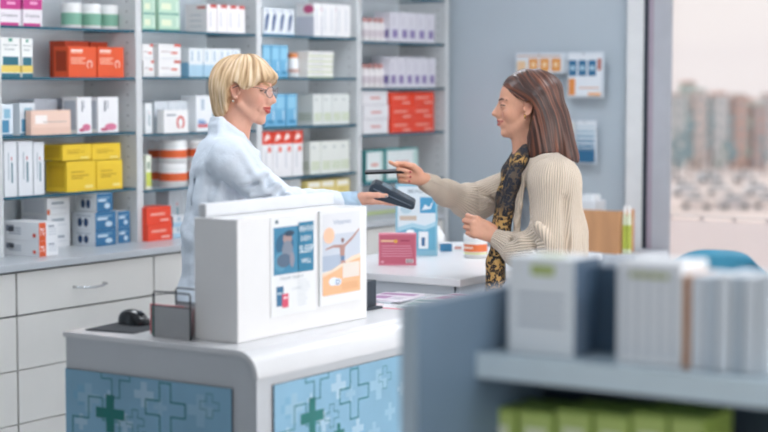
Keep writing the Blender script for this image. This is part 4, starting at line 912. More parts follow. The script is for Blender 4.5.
def vmat(key,rough=.5,sss=0,bump=None):
    m=mat(key,'888888',rough,sss=sss); nt=m.node_tree; b=nt.nodes['Principled BSDF']
    a=nt.nodes.new('ShaderNodeAttribute'); a.attribute_name='paint'
    n=nt.nodes.new('ShaderNodeTexNoise'); n.inputs['Scale'].default_value=90; mx=nt.nodes.new('ShaderNodeMixRGB'); mx.blend_type='MULTIPLY'; mx.inputs[0].default_value=.12
    nt.links.new(n.outputs['Fac'],mx.inputs[2]); nt.links.new(a.outputs['Color'],mx.inputs[1]); nt.links.new(mx.outputs[0],b.inputs['Base Color']); return m
SKIN=vmat('skin',.48,sss=.12)
def flowmat(key,c0,c1,scale,rough,bstr,bdist,aniso=(1,1,1),spec=.5,c2=None):
    """fibres: noise stretched along the flow attribute"""
    m=bpy.data.materials.new(key); m.use_nodes=True; nt=m.node_tree; b=nt.nodes['Principled BSDF']; b.inputs['Roughness'].default_value=rough; b.inputs['Specular IOR Level'].default_value=spec
    a=nt.nodes.new('ShaderNodeAttribute'); a.attribute_name='flow'; mp=nt.nodes.new('ShaderNodeMapping'); mp.inputs['Scale'].default_value=aniso; nt.links.new(a.outputs['Vector'],mp.inputs[0])
    n=nt.nodes.new('ShaderNodeTexNoise'); n.inputs['Scale'].default_value=scale; n.inputs['Detail'].default_value=5; nt.links.new(mp.outputs[0],n.inputs['Vector'])
    r=nt.nodes.new('ShaderNodeValToRGB'); r.color_ramp.elements[0].position=.32; r.color_ramp.elements[1].position=.68; r.color_ramp.elements[0].color=lin(c0); r.color_ramp.elements[1].color=lin(c1)
    if c2: e=r.color_ramp.elements.new(.5); e.color=lin(c2)
    nt.links.new(n.outputs['Fac'],r.inputs[0]); nt.links.new(r.outputs[0],b.inputs['Base Color'])
    bn=nt.nodes.new('ShaderNodeBump'); bn.inputs['Strength'].default_value=bstr; bn.inputs['Distance'].default_value=bdist; nt.links.new(n.outputs['Fac'],bn.inputs['Height']); nt.links.new(bn.outputs[0],b.inputs['Normal'])
    return m
def knitmat(key,c):
    m=bpy.data.materials.new(key); m.use_nodes=True; nt=m.node_tree; b=nt.nodes['Principled BSDF']; b.inputs['Roughness'].default_value=.9; b.inputs['Sheen Weight'].default_value=.3
    a=nt.nodes.new('ShaderNodeAttribute'); a.attribute_name='flow'; sp_=nt.nodes.new('ShaderNodeSeparateXYZ'); nt.links.new(a.outputs['Vector'],sp_.inputs[0])
    q=nt.nodes.new('ShaderNodeMath'); q.operation='MULTIPLY'; q.inputs[1].default_value=2*math.pi/.0085; nt.links.new(sp_.outputs[0],q.inputs[0])
    s=nt.nodes.new('ShaderNodeMath'); s.operation='SINE'; nt.links.new(q.outputs[0],s.inputs[0])
    mr=nt.nodes.new('ShaderNodeMapRange'); mr.inputs[1].default_value=-1; nt.links.new(s.outputs[0],mr.inputs[0])
    r=nt.nodes.new('ShaderNodeValToRGB'); r.color_ramp.elements[0].color=tuple(x*.78 for x in lin(c)[:3])+(1,); r.color_ramp.elements[1].color=lin(c); r.color_ramp.elements[1].position=.55
    nt.links.new(mr.outputs[0],r.inputs[0]); nt.links.new(r.outputs[0],b.inputs['Base Color'])
    bn=nt.nodes.new('ShaderNodeBump'); bn.inputs['Strength'].default_value=.7; bn.inputs['Distance'].default_value=.004; nt.links.new(mr.outputs[0],bn.inputs['Height']); nt.links.new(bn.outputs[0],b.inputs['Normal'])
    return m
def paint(V,base,spots):
    C=np.tile(L3(base),(len(V),1))
    for kind,*a in spots:
        if kind=='s': p,r,c,soft=a; d=np.linalg.norm(V-np.array(p),axis=1)/r
        elif kind=='c': p,q,r,c,soft=a; p=np.array(p);q=np.array(q); t=np.clip(((V-p)@(q-p))/((q-p)@(q-p)),0,1); d=np.linalg.norm(V-p-t[:,None]*(q-p),axis=1)/r
        w=np.clip((1-d)/soft,0,1)[:,None]; C=C*(1-w)+L3(c)*w
    return C
class Frame:
    def __init__(s,O,F,U,sc): s.O=np.array(O,float); s.F=np.array(F,float)/np.linalg.norm(F); s.S=np.cross(s.F,U); s.S/=np.linalg.norm(s.S); s.U=np.cross(s.S,s.F); s.sc=sc
    def __call__(s,f,u,w): return s.O+(s.F*f+s.U*u+s.S*w)*s.sc
    def R(s): return np.array([s.F,s.S,s.U])
def head(S,H,smile=1,lid=0,top=0):
    c=H.sc; R=H.R()
    E=lambda f,u,w,r,k=.02,op='add',R_=None: S.ell(H(f,u,w),np.array(r)*c,k*c,op,R if R_ is None else R_)   # r = (fwd,side,up)
    C=lambda a,b,ra,rb,k=.02,op='add': S.cone(H(*a),H(*b),ra*c,rb*c,k*c,op)
    E(-.014,.030-top*.5,0,(.094,.072,.085-top)); E(.022,-.020,0,(.061,.053,.080),.02); E(.028,-.078,0,(.049,.041,.030),.02)
    E(.071,-.103,0,(.014,.017,.014),.018)
    for w in (-1,1):
        C((0.0,-.058,.052*w),(.045,-.095,.024*w),.012,.012,.016)        # jaw
        E(.050,-.031,.038*w,(.024,.015,.022),.022)                     # cheek
        C((.078,.021,.012*w),(.062,.021,.044*w),.0065,.006,.010)        # brow
        E(.0895,.0015,.034*w,(.017,.020,.0125),.010,'sub')              # socket
        E(.0680,.0,.031*w,(.0140,.0140,.0135),.003)                     # eyeball
        C((.0795,.0065-lid,.020*w),(.0800,.0070-lid,.031*w),.0036,.0040,.003); C((.0800,.0070-lid,.031*w),(.067,.0045-lid,.045*w),.0040,.003,.003)   # upper lid
        C((.0785,-.0080,.022*w),(.0785,-.0085,.032*w),.0028,.0028,.003); C((.0785,-.0085,.032*w),(.066,-.004,.044*w),.0028,.0025,.003)
        E(.091,-.034,.0100*w,(.009,.0075,.0070),.006)                    # nostril wing
        E(-.016,-.014,.074*w,(.016,.008,.028),.006)                    # ear
        E(-.012,-.010,.083*w,(.010,.007,.017),.004,'sub')
        hx_=[(.0,.006),(-.008,.018),(-.022,.018),(-.032,.006),(-.031,-.012),(-.022,-.028),(-.010,-.040),(-.003,-.036)]
        for q in range(7): C((hx_[q][0],hx_[q][1],(.078+.003*(q<5))*w),(hx_[q+1][0],hx_[q+1][1],(.078+.003*(q<4))*w),.0032,.0032 if q<5 else .0045,.003)
        C((.002,-.014,.077*w),(.001,-.022,.077*w),.004,.004,.004)
        if smile>.7: C((.076,-.040,.026*w),(.069,-.066,.032*w),.0045,.003,.008)
    C((.080,.010,0),(.1055,-.026,0),.0062,.0090,.012); E(.104,-.029,0,(.009,.0095,.0075),.006); C((.096,-.038,0),(.089,-.048,0),.005,.005,.008)
    E(.077,-.062,0,(.015,.025,.019),.016)
    for w in (-1,1): E(.084,-.022,.010*w,(.013,.012,.020),.012)
    C((.060,-.100,0),(.0,-.078,0),.013,.028,.02)
    C((.0910,-.0565,-.010),(.0910,-.0565,.010),.0048,.0048,.004); C((.0895,-.0690,-.010),(.0895,-.0690,.010),.0062,.0062,.004)
    for w in (-1,1):
        C((.0910,-.0565,.010*w),(.0865,-.0572+.003*smile,.019*w),.0046,.0034,.003); C((.0865,-.0572+.003*smile,.019*w),(.076,-.0590+.006*smile,.026*w),.0034,.0018,.003)
        C((.0895,-.0690,.010*w),(.0855,-.0665+.003*smile,.018*w),.006,.0044,.003); C((.0855,-.0665+.003*smile,.018*w),(.076,-.0605+.006*smile,.026*w),.0044,.0018,.003)
    for w in (-1,1): C((.101,-.0625,0),(.072,-.0595+.006*smile,.028*w),.0020,.0014,.0015,'sub')
def headpaint(H,lip,brow,blush='E0957F',lw=1.0):
    sp=[]; P_=H; c=H.sc
    for w in (-1,1):
        sp.append(('s',P_(.072,-.034,.040*w),.026*c,blush,1.6))
        sp.append(('s',P_(-.018,-.014,.08*w),.02*c,'CE7F68',1.5))
        sp.append(('c',P_(.0840,.022,.010*w),P_(.078,.027,.028*w),.0055*c,brow,.45)); sp.append(('c',P_(.078,.027,.028*w),P_(.060,.021,.048*w),.0048*c,brow,.5))
        sp.append(('c',P_(.0815,.0035,.020*w),P_(.0828,.0045,.031*w),.0034*c,'24150F',.4)); sp.append(('c',P_(.0828,.0045,.031*w),P_(.069,.0015,.0465*w),.0036*c,'24150F',.4))
        sp.append(('s',P_(.098,-.038,.007*w),.0035*c,'7A3A30',.5))
        for a_,b_,r_ in [((.0955,-.0555,0),(.0945,-.0555,.010*w),.0062),((.0945,-.0555,.010*w),(.0892,-.0560,.019*w),.0055),((.0892,-.0560,.019*w),(.077,-.0560,.026*w),.0042),((.0955,-.069,0),(.0945,-.069,.010*w),.0075),((.0945,-.069,.010*w),(.089,-.0655,.018*w),.0060),((.089,-.0655,.018*w),(.077,-.0575,.026*w),.0042)]: sp.append(('c',P_(*a_),P_(*b_),r_*c*lw,lip,.35))
        sp.append(('c',P_(.093,-.0625,.0),P_(.072,-.0560,.027*w),.0018*c,'5A2020',.6))
    return sp
def eyes(H,par,iris):
    W=mat('eye_white','C9B8AE',.25); I=mat('iris_'+iris,iris,.1); K=mat('pupil','0B0B0C',.1)
    for w in (-1,1):
        m=MB(); r=.0118*H.sc; c=H(.0706,-.001,.0305*w); F=Vector(H.F); U=Vector(H.U); S_=Vector(H.S)
        prof=[(math.sin(a),math.cos(a),(K if a<.25 else (I if a<.8 else W))) for a in np.linspace(0,math.pi,19)]
        n=20
        for j in range(len(prof)-1):
            for k in range(n):
                q=[]
                for (pr,kk) in ((j,k),(j+1,k),(j+1,k+1),(j,k+1)):
                    a=2*math.pi*kk/n; q.append(Vector(c)+F*prof[pr][1]*r+(U*math.cos(a)+S_*math.sin(a))*prof[pr][0]*r)
                m.face(q,prof[j][2],True)
        m.build('eye',par,merge=True)
def hand(S,W,D,Np,thumb_side,curl,sc=1.0,spread=.06,thumb=None,nailc='D9A090',k=.006):
    """W wrist, D towards fingers, Np palm normal (side the palm faces), thumb_side vector; curl=[(a1,a2,a3)]*4 index..little; returns nail paint"""
    D=np.array(D,float); D/=np.linalg.norm(D); Np=np.array(Np,float); Np-=D*Np.dot(D); Np/=np.linalg.norm(Np); T=np.cross(D,Np); T*=np.sign(T.dot(thumb_side)) or 1; T/=np.linalg.norm(T)
    W=np.array(W,float); sp=[]; tips=[]
    offs=[.027,.009,-.009,-.026]; ln=[.088,.091,.086,.078]; fl=[(.042,.025,.021),(.046,.029,.022),(.042,.027,.021),(.033,.020,.019)]; rd=[.0088,.0090,.0084,.0076]
    S.cone(W-D*.02*sc,W+D*.012*sc,.0225*sc,.021*sc,.015,sy=1)
    for i in range(4):
        kn=W+(D*ln[i]+T*offs[i])*sc; S.cone(W+(D*.012+T*offs[i]*.5)*sc,kn,.0145*sc,.0112*sc,.012)
    S.cone(W+(D*.02+T*.016)*sc,W+(D*.055+T*.022)*sc,.015*sc,.0125*sc,.012)
    for i in range(4):
        p=W+(D*ln[i]+T*offs[i])*sc; a=0; d0=D+T*spread*(1.5-i); d0/=np.linalg.norm(d0)
        for j in range(3):
            a+=math.radians(curl[i][j]); d=d0*math.cos(a)+Np*math.sin(a); q=p+d*fl[i][j]*sc; r0=rd[i]*(1-.09*j)*sc; S.cone(p,q,r0,r0*.92,.0035 if j else k); 
            if j==2: back=-(Np*math.cos(a)-d0*math.sin(a)); sp.append(('s',q+back*r0*.95-d*.003*sc,.0068*sc,nailc,.5)); tips.append(q)
            p=q
    th=thumb or [(.02,.030,.012),(.045,.045,.02),(.07,.052,.026),(.092,.052,.026)]
    pts=[W+(D*x+T*y+Np*z)*sc for x,y,z in th]; rr=[.0155,.0125,.0108,.0088]
    for j in range(3): S.cone(pts[j],pts[j+1],rr[j]*sc,rr[j+1]*sc,.012 if j==0 else .005)
    dd=pts[3]-pts[2]; dd/=np.linalg.norm(dd); sp.append(('s',pts[3]+(T*.6-Np*.6)*.0085*sc,.0075*sc,nailc,.5))
    return sp,tips
def person_frame(x0,d):
    g=CAMP+HD*d+RT*(x0-384)/FPX*d; base=np.array([g[0],g[1],0])
    def J(px,py,b=0.0): p=P(px,py,d=d+b); v=p-base; return np.array([v.dot(RT),v.dot(HD),p[2]])
    return base,J
def shift(o,fn): return o
def finish(S,it=2,disp=None):
    V,F=S.mesh(); V=smooth_np(V,F,it,.5)
    if disp is not None: V=V+normals_np(V,F)*disp(V)[:,None]
    return V,F
def limbflow(V,segs):
    """rib coordinate = angle around nearest limb axis * radius; second = distance along"""
    best=np.full(len(V),1e9); out=np.zeros((len(V),3))
    for a,b,r,ref,w in segs:
        a=np.array(a);b=np.array(b); L=np.linalg.norm(b-a); d=(b-a)/L; t=np.clip(((V-a)@d)/L,0,1); c=a+t[:,None]*(b-a); q=V-c; dist=np.linalg.norm(q,axis=1)/w
        u=np.cross(d,ref); u/=np.linalg.norm(u); v=np.cross(d,u); qq=q-(q@d)[:,None]*d
        ang=np.arctan2(qq@v,qq@u); mk_=dist<best; best[mk_]=dist[mk_]; out[mk_]=np.stack([ang*r,((V-a)@d),0*ang],1)[mk_]
    return out
# ================================================================== PHARMACIST
PD=6.1; base,J=person_frame(215,PD)
ph=empty('person',tuple(base),YAW); info(ph,'smiling person with short blond hair, glasses and white lab coat holding out a card terminal','person')
psi=math.radians(17); pit=math.radians(9)
Fd=np.array([math.cos(pit)*math.cos(psi),-math.cos(pit)*math.sin(psi),-math.sin(pit)]); Ud=np.array([math.sin(pit),0,math.cos(pit)])
Hd=Frame(J(247.5,88.5),Fd,Ud,.985)
VX=.0032
S=SDF((-.32,-.32,-.01),(.82,.34,1.72),VX)
head(S,Hd,.8,0,.011)
nb=J(229,148); S.cone(Hd(-.028,-.05,0),nb,.046,.052,.025); S.cone(Hd(.005,-.075,0),J(238,150),.026,.034,.02)
S.cone(J(224,158),J(214,240),.075,.075,.03,sy=1.45); S.cone(J(214,240),J(211,290),.075,.082,.03,sy=1.45)
shR=J(231,158,-.155); elR=J(282,205,-.16); wrR=J(357,199,-.03)
shL=J(226,158,.155); elL=J(256,215,.17); wrL=J(312,232,.10)
S.cone(shR,shL,.055,.055,.04)
for a,e,w in ((shR,elR,wrR),(shL,elL,wrL)): S.cone(a,e,.048,.038,.03); S.cone(e,w,.038,.021,.02)
hx=J(211,295)
for s_ in (-1,1):
    h_=np.array([hx[0]+.01,.070*s_,.86]); kn=np.array([hx[0]+.02,.09*s_,.47]); an=np.array([hx[0]-.02,.09*s_,.09])
    S.cone(h_,kn,.065,.052,.02); S.cone(kn,an,.052,.036,.03); S.cone(an+np.array([-.01,0,-.04]),an+np.array([.15,.01*s_,-.055]),.034,.026,.02)
Dh=J(392,203,-.03)-wrR
nl1,tips1=hand(S,wrR,Dh,(0.05,.10,1),(0,-1,0),[(0,14,10),(-2,10,8),(-4,8,6),(-6,8,6)],sc=.93,spread=.05,thumb=[(.018,.026,.012),(.045,.040,.018),(.078,.046,.022),(.108,.044,.024)],nailc='8F9AA0')
nl2,_=hand(S,wrL,(1,-.25,-.1),(0,0,-1),(0,-1,0),[(10,15,10)]*4,sc=.93)
V,F=finish(S,1)
C=paint(V,'E8B098',headpaint(Hd,'B5433F','B08A5E')+nl1+nl2)
mk('body',V,F,[SKIN],ph,C); eyes(Hd,ph,'5A6A70')
# hair
S=SDF((-.2,-.17,1.38),(.30,.17,1.74),.0028)
R=Hd.R(); c_=.985
S.ell(Hd(-.022,.026,0),(.110,.096,.090),0,'add',R); S.ell(Hd(-.055,-.020,0),(.076,.084,.080),.05,'add',R); S.ell(Hd(-.072,-.080,0),(.042,.058,.056),.035,'add',R)
for a_,b_,ra,rb in [((.0,.092,-.03),(.088,.056,-.032),.024,.010),((.0,.094,.0),(.093,.060,.0),.024,.010),((.0,.092,.03),(.087,.054,.034),.024,.010),((.02,.086,-.045),(.072,.036,-.056),.022,.011),((.02,.086,.045),(.072,.036,.056),.022,.011),((-.01,.08,-.06),(.035,.012,-.070),.02,.009),((-.01,.08,.06),(.035,.012,.070),.02,.009)]: S.cone(Hd(*a_),Hd(*b_),ra,rb,.02)
def cutf(X,Y,Z):
    q=[X-Hd.O[0],Y-Hd.O[1],Z-Hd.O[2]]; f=(Hd.F[0]*q[0]+Hd.F[1]*q[1]+Hd.F[2]*q[2])/c_; u=(Hd.U[0]*q[0]+Hd.U[1]*q[1]+Hd.U[2]*q[2])/c_; w=(Hd.S[0]*q[0]+Hd.S[1]*q[1]+Hd.S[2]*q[2])/c_
    line=np.interp(f,[-.03,.0,.03,.05,.08,.1,.12],[-.006,-.006,.004,.014,.034,.046,.052])+.0030*np.sin(f*230+w*90)
    fl=np.interp(u,[-.2,-.14,-.10,-.05,-.01,.0],[-.062,-.060,-.046,-.038,-.032,-.02])+.0012*np.sin(u*200)
    return np.maximum(u-line,fl-f)
S.func((-.25,-.2,1.35),(.35,.2,1.75),cutf,.006,'sub')
for w in (-1,1): S.ell(Hd(-.016,-.016,.088*w),(.021,.03,.032),.006,'sub',R)
def azi(V,H,cr,zs=.25):
    q=(V-H(*cr)); f=q@H.F; u=q@H.U; w=q@H.S; az=np.arctan2(w,f); return np.stack([az*.1,(u)*zs,np.sqrt(f*f+w*w)*zs],1)
def hdisp(V,fl,amp,seed=1,fr=(260,520,900)):
    a=fl[:,0]; return amp*(np.sin(a*fr[0]+2*np.sin(fl[:,1]*30)+seed)+.7*np.sin(a*fr[1]+3*np.sin(fl[:,1]*22+1)+seed*2)+.5*np.sin(a*fr[2]+seed*3+4*np.sin(fl[:,2]*25)))
V,F=S.mesh(); V=smooth_np(V,F,2); fw=azi(V,Hd,(-.035,.09,-.01)); V=V+normals_np(V,F)*(hdisp(V,fw,.0005)+.0022*np.sin(fw[:,0]*95+3*np.sin(fw[:,1]*40)+1.3))[:,None]
HB=flowmat('blond_hair','94714C','EFDABC',90,.5,.6,.004,(1,.35,.35),c2='D0B088')
mk('hair',V,F,[HB],ph,vec=fw)
# glasses
m=MB(); GM2=mat('glasses_metal','9C8F92',.25,.7); LENS=glassy('lens','DDE6EA',.15)
for w in (-1,1):
    pts=[Hd(.102-.010*(abs(x)/.026 if x*w>0 else 0)-.0,.001+y,.032*w+x) for x,y in [(.024*math.cos(t),.019*math.sin(t)) for t in np.linspace(0,2*math.pi,21)]]
    m.tube(pts,.0013,GM2,6)
    m.tube([Hd(.092,.008,.056*w),Hd(.06,.010,.072*w),Hd(-.01,.004,.080*w),Hd(-.03,-.01,.079*w)],.0012,GM2,6)
m.tube([Hd(.102,.006,-.008),Hd(.104,.009,0),Hd(.102,.006,.008)],.0012,GM2,6)
g=m.build('glasses',ph); g['label']='thin metal glasses'
m=MB()
for w in (-1,1): m.face([Hd(.1015-.010*(abs(x)/.026 if x*w>0 else 0),.001+y,.032*w+x) for x,y in [(.0235*math.cos(t),.0185*math.sin(t)) for t in np.linspace(0,2*math.pi,20,endpoint=False)]],LENS)
m.build('lens',g)
m=MB(); e=Hd(-.016,-.050,-.079 if Hd(0,0,-.08)[1]<Hd(0,0,.08)[1] else .079); m.lathe([(.0005,-.004),(.004,-.002),(.0042,.001),(.0005,.004)],mat('pearl','E6E1DA',.15,.3),c=tuple(e),n=12,cap=False); m.build('earring',ph)
# lab coat
COATM=mat('coat_cotton','D3DCE6',.75,var=.02,bump=.7,bscale=16,bd=.012)
S=SDF((-.34,-.36,.5),(.56,.38,1.56),.004)
S.cone(J(221,165),J(213,235),.098,.100,.05,sy=1.5); S.cone(J(213,235),J(213,300),.102,.115,.05,sy=1.45); S.cone(J(213,300),np.array([0,0,.58]),.115,.15,.05,sy=1.3)
S.cone(J(228,152,-.05),J(231,159,-.155),.06,.072,.04); S.cone(J(226,152,.05),J(226,159,.155),.06,.072,.04)
S.cone(J(222,150),J(222,166),.062,.08,.05,sy=1.3); S.cone(J(236,152),J(230,175),.045,.07,.05,sy=1.4)
e1=J(281,204,-.165)
S.cone(J(232,160,-.165),e1,.070,.058,.04); S.cone(e1,J(333,202,-.06),.058,.043,.03); S.cone(J(226,160,.16),J(256,213,.17),.068,.055,.04); S.cone(J(256,213,.17),J(296,228,.12),.055,.042,.03)
# hollow neck
S.cone(nb+np.array([.0,0,.0]),Hd(-.02,-.09,0),.050,.055,.008,'sub'); 
S.cone(J(244,150),J(264,132),.022,.045,.012,'sub',sy=.8)
# collar
for w in (-1,1):
    c1=J(213,119,.0); c2=J(221,119.5,.054*w); c3=J(242,136,.064*w); c4=J(256,154,.05*w); c5=J(257,185,.03*w)
    for a,b,r1,r2 in ((c1,c2,.009,.009),(c2,c3,.009,.010),(c3,c4,.010,.011),(c4,c5,.012,.009)): S.cone(a,b,r1,r2,.012)
    for a,b in ((c1,c2),(c2,c3),(c3,c4)): [S.cone(a-np.array([.002,0,dz_]),b+np.array([0,.008*w*dz_/.02,-dz_]),.013,.014,.012) for dz_ in (.02,.042,.062)]
# sleeve / back folds
q=random.Random(3)
ax=e1-J(232,160,-.165); axn=ax/np.linalg.norm(ax)
for t,sg in [(.45,1),(.6,-1),(.74,1),(.86,-1),(.97,1),(1.08,-1)]:
    c=J(232,160,-.165)+ax*t; side=np.cross(axn,[0,1,0]); p1=c+np.array([0,-.056,0])+side*.045+axn*.02*sg; p2=c+np.array([0,-.052,0])-side*.045-axn*.035*sg
    S.cone(p1,p2,.010,.004,.018); S.cone(p1+axn*.02,p2+axn*.02,.007,.004,.014,'sub')
for x,y0,y1,b in [(206,170,215,-.13),(212,180,240,-.135),(200,185,280,-.11),(216,200,285,-.14),(193,175,230,-.06),(222,175,205,-.15)]:
    S.cone(J(x,y0,b),J(x-4,y1,b-.006),.010,.014,.025); S.cone(J(x+4,y0+5,b-.02),J(x,y1,b-.024),.006,.009,.016,'sub')
# shoulder seam and back seam
for a,b in ((J(231,146,-.10),J(226,160,-.205)),(J(226,160,-.21),J(224,176,-.20))): S.cone(a,b,.004,.004,.006,'sub')
cd=lambda V: .0022*(np.sin(V[:,2]*60+8*np.sin(V[:,0]*14+V[:,1]*10))+.6*np.sin(V[:,0]*75+6*np.sin(V[:,2]*17)))*np.clip((1.5-V[:,2])*6,0,1)
V,F=finish(S,2,cd); ct=mk('lab_coat',V,F,[COATM],ph)
SHIRT=mat('striped_shirt','A9C3D8',.8,var=.1,scale=60,stretch=(1,.1,.1))
S=SDF((.25,-.2,1.05),(.62,.1,1.30),.0025)
S.cone(J(326,202.5,-.07),J(356,200,-.032),.035,.031,0); S.cone(J(352,200.3,-.037),J(365,199.3,-.02),.026,.025,.002,'sub')
V,F=finish(S,1,lambda V:.0005*np.sin(V[:,0]*190+3*np.sin(V[:,2]*90))); mk('shirt_cuff',V,F,[SHIRT],ph)
def legs(par,hx,zt,col,shoe,rz=(.095,.075,.06)):
    S=SDF((hx-.28,-.26,.04),(hx+.28,.26,zt+.12),.006)
    S.cone(np.array([hx,0,zt]),np.array([hx,0,zt-.12]),.10,.105,.03,sy=1.4)
    for s_ in (-1,1): S.cone([hx,.09*s_,zt-.1],[hx+.02*np.sign(rz[0]),.09*s_,.47],abs(rz[0]),rz[1],.04); S.cone([hx+.02*np.sign(rz[0]),.09*s_,.47],[hx-.02*np.sign(rz[0]),.09*s_,.10],rz[1],rz[2],.03)
    V,F=finish(S,2); mk('trousers',V,F,[mat('cloth_'+col,col,.85,var=.06,bump=.2,bscale=400)],par)
    for s_ in (-1,1):
        S=SDF((hx-.28,.09*s_-.09,-.005),(hx+.28,.09*s_+.09,.2),.004); d=np.sign(rz[0])
        S.cone([hx-.045*d,.09*s_,.05],[hx+.13*d,.1*s_,.042],.052,.043,.02); S.cone([hx-.02*d,.09*s_,.06],[hx-.02*d,.09*s_,.13],.05,.048,.02)
        S.func((-9,-9,-9),(9,9,9),lambda X,Y,Z: Z-.004+0*X,0,'sub'); V,F=finish(S,1); V[:,2]=np.maximum(V[:,2]-.002,.001); mk('shoe',V,F,[mat('shoe_'+shoe,shoe,.4)],par)
legs(ph,hx[0],.88,'C9CED4','E4E4E4')
# card terminal
tm=empty('card_terminal',tuple(base),YAW); info(tm,'dark grey card payment terminal resting in the pharmacist hand','card terminal')
a=J(371,184,-.035); b=J(414.5,203.5,-.035); ax_=(b-a); Lt=np.linalg.norm(ax_); ax_/=Lt; upn=np.array([-ax_[2],0,ax_[0]]); upn=upn if upn[2]>0 else -upn; tt=math.radians(9); ux=np.array([0,math.cos(tt),0])+upn*math.sin(tt); upn=np.cross(ax_,ux); upn=upn if upn[2]>0 else -upn
TM=mat('terminal_plastic','323E4A',.3); TG=mat('terminal_grey','5F6D79',.3); SCR=mat('terminal_screen','8FA3AF',.12); KEY=mat('terminal_key','74808A',.5)
ctr_=(a+b)/2
def T3(x,y,z): return Vector(ctr_+ax_*x+ux*y+upn*z)
m=MB(); prof=[(-.5,-.012),(-.47,-.030),(-.34,-.038),(-.1,-.032),(.3,-.022),(.5,-.018),(.53,-.008),(.51,.006),(.46,.010),(.0,.015),(-.3,.020),(-.44,.017),(-.5,.005)]
for i,(w,) in enumerate([(1,)]):
    P1=[T3(x*Lt,-.037,z) for x,z in prof]; P2=[T3(x*Lt,.037,z) for x,z in prof]; n=len(prof)
    m.face(P1,TM); m.face(P2[::-1],TM)
    for k in range(n): m.face([P1[k],P2[k],P2[(k+1)%n],P1[(k+1)%n]],TM)
m.build('casing',tm,bevel=.005,seg=3)
def slab(x0,x1,y0,y1,z,mt,name):
    m=MB(); f=lambda x: np.interp(x,[-.44,-.3,0,.46],[.017,.020,.015,.010])
    A=[T3(x*Lt,y,f(x)+z) for x,y in ((x0,y0),(x1,y0),(x1,y1),(x0,y1))]; B=[p-Vector(upn)*.002 for p in A]
    m.face(A,mt); [m.face([A[k],A[(k+1)%4],B[(k+1)%4],B[k]],mt) for k in range(4)]; return m.build(name,tm)
slab(-.28,-.05,-.029,.029,.0012,SCR,'screen')
for r_ in range(4):
    for c__ in range(3): slab(.02+.1*r_,.09+.1*r_,-.027+.019*c__,-.012+.019*c__,.0012,KEY,'key')
m=MB(); m.tube([T3(-.42*Lt,-.0385,-.004),T3(.46*Lt,-.0385,-.004)],.0022,TG,6); m.build('side_seam',tm)
# ================================================================== CUSTOMER
base2,J=person_frame(550,PD)
cu=empty('person',tuple(base2),YAW); info(cu,'person with long brown hair, beige knit cardigan and leopard scarf holding out a phone','person')
pit=math.radians(4); psi=math.radians(2)
Hc=Frame(J(521.6,104.5),(-math.cos(pit),-.03,-math.sin(pit)),(-math.sin(pit),0,math.cos(pit)),.93)
S=SDF((-.62,-.36,-.01),(.24,.34,1.70),VX)
head(S,Hc,.6,.0055)
S.cone(Hc(-.03,-.05,0),J(536,164),.046,.052,.03); S.cone(Hc(.01,-.085,0),J(522,158),.028,.034,.03)
S.cone(J(545,172),J(549,240),.080,.082,.05,sy=1.45); S.cone(J(549,240),J(550,290),.088,.10,.05,sy=1.4)
sF=J(533,170,.15); eF=J(468,205,.16); wF=J(421,178.5,.0); sN=J(552,172,-.15); eN=J(546,250,-.20); wN=J(497,237,-.11)
S.cone(sF,sN,.05,.05,.04)
for a_,e,w in ((sF,eF,wF),(sN,eN,wN)): S.cone(a_,e,.044,.036,.03); S.cone(e,w,.036,.019,.02)
for s_ in (-1,1):
    kn=np.array([-.02,.09*s_,.46]); an=np.array([.02,.09*s_,.09]); S.cone(np.array([0,.085*s_,.86]),kn,.085,.052,.04); S.cone(kn,an,.05,.034,.03); S.cone(an+np.array([.01,0,-.04]),an+np.array([-.15,.01*s_,-.055]),.033,.025,.02)
# far (right) hand: palm towards the camera, thumb up, phone inside
nlA,tA=hand(S,wF,J(392,172,-.02)-wF,(0.1,-1,.15),(0,0,1),[(38,12,8),(72,82,30),(74,84,32),(74,84,34)],sc=.90,spread=.02,thumb=[(.018,.024,.014),(.045,.036,.026),(.078,.038,.026),(.110,.036,.014)],nailc='A8303A')
nlB,tB=hand(S,wN,J(470,224,-.12)-wN,(.15,1,-.35),(0,0,1),[(45,62,40),(52,66,42),(58,68,44),(62,70,44)],sc=1.02,spread=.03,thumb=[(.018,.022,.012),(.042,.030,.026),(.064,.026,.042),(.080,.014,.050)],nailc='C98A84')
V,F=finish(S,1)
C=paint(V,'E0A78B',headpaint(Hc,'B5605A','4A3026',lw=.88)+nlA+nlB)
mk('body',V,F,[SKIN],cu,C); eyes(Hc,cu,'4A3524')
# hair
S=SDF((-.20,-.20,1.26),(.22,.20,1.70),.0028); R=Hc.R()
S.ell(Hc(-.030,.034,0),(.099,.083,.092),0,'add',R)
for b_ in (-.066,.066): S.cone(J(535,100,b_*.9),J(543,150,b_*1.15),.040,.044,.04); S.cone(J(531,126,b_*1.05),J(531,153,b_*1.2),.022,.022,.03)
S.cone(J(545,92),J(552,125),.062,.058,.04,sy=1.25); S.cone(J(552,120),J(563,156),.056,.050,.04,sy=1.5); S.cone(J(562,140),J(571,160),.030,.020,.03,sy=2.0)
def cutc(X,Y,Z):
    q=[X-Hc.O[0],Y-Hc.O[1],Z-Hc.O[2]]; f=(Hc.F[0]*q[0]+Hc.F[1]*q[1]+Hc.F[2]*q[2])/.93; u=(Hc.U[0]*q[0]+Hc.U[1]*q[1]+Hc.U[2]*q[2])/.93
    fl=np.interp(u,[-.25,-.12,-.06,-.01,.012,.03,.055,.08,.1],[-.004,-.006,-.022,-.034,.0,.030,.052,.068,.09])
    return fl-f
S.func((-.3,-.3,1.2),(.3,.3,1.72),cutc,.006,'sub')
S.func((-.3,-.3,1.2),(.3,.3,1.42),lambda X,Y,Z: Z-(J(550,160)[2]-.10*X+.004*np.sin(X*160)+.003*np.sin(Y*190)),.008,'sub')
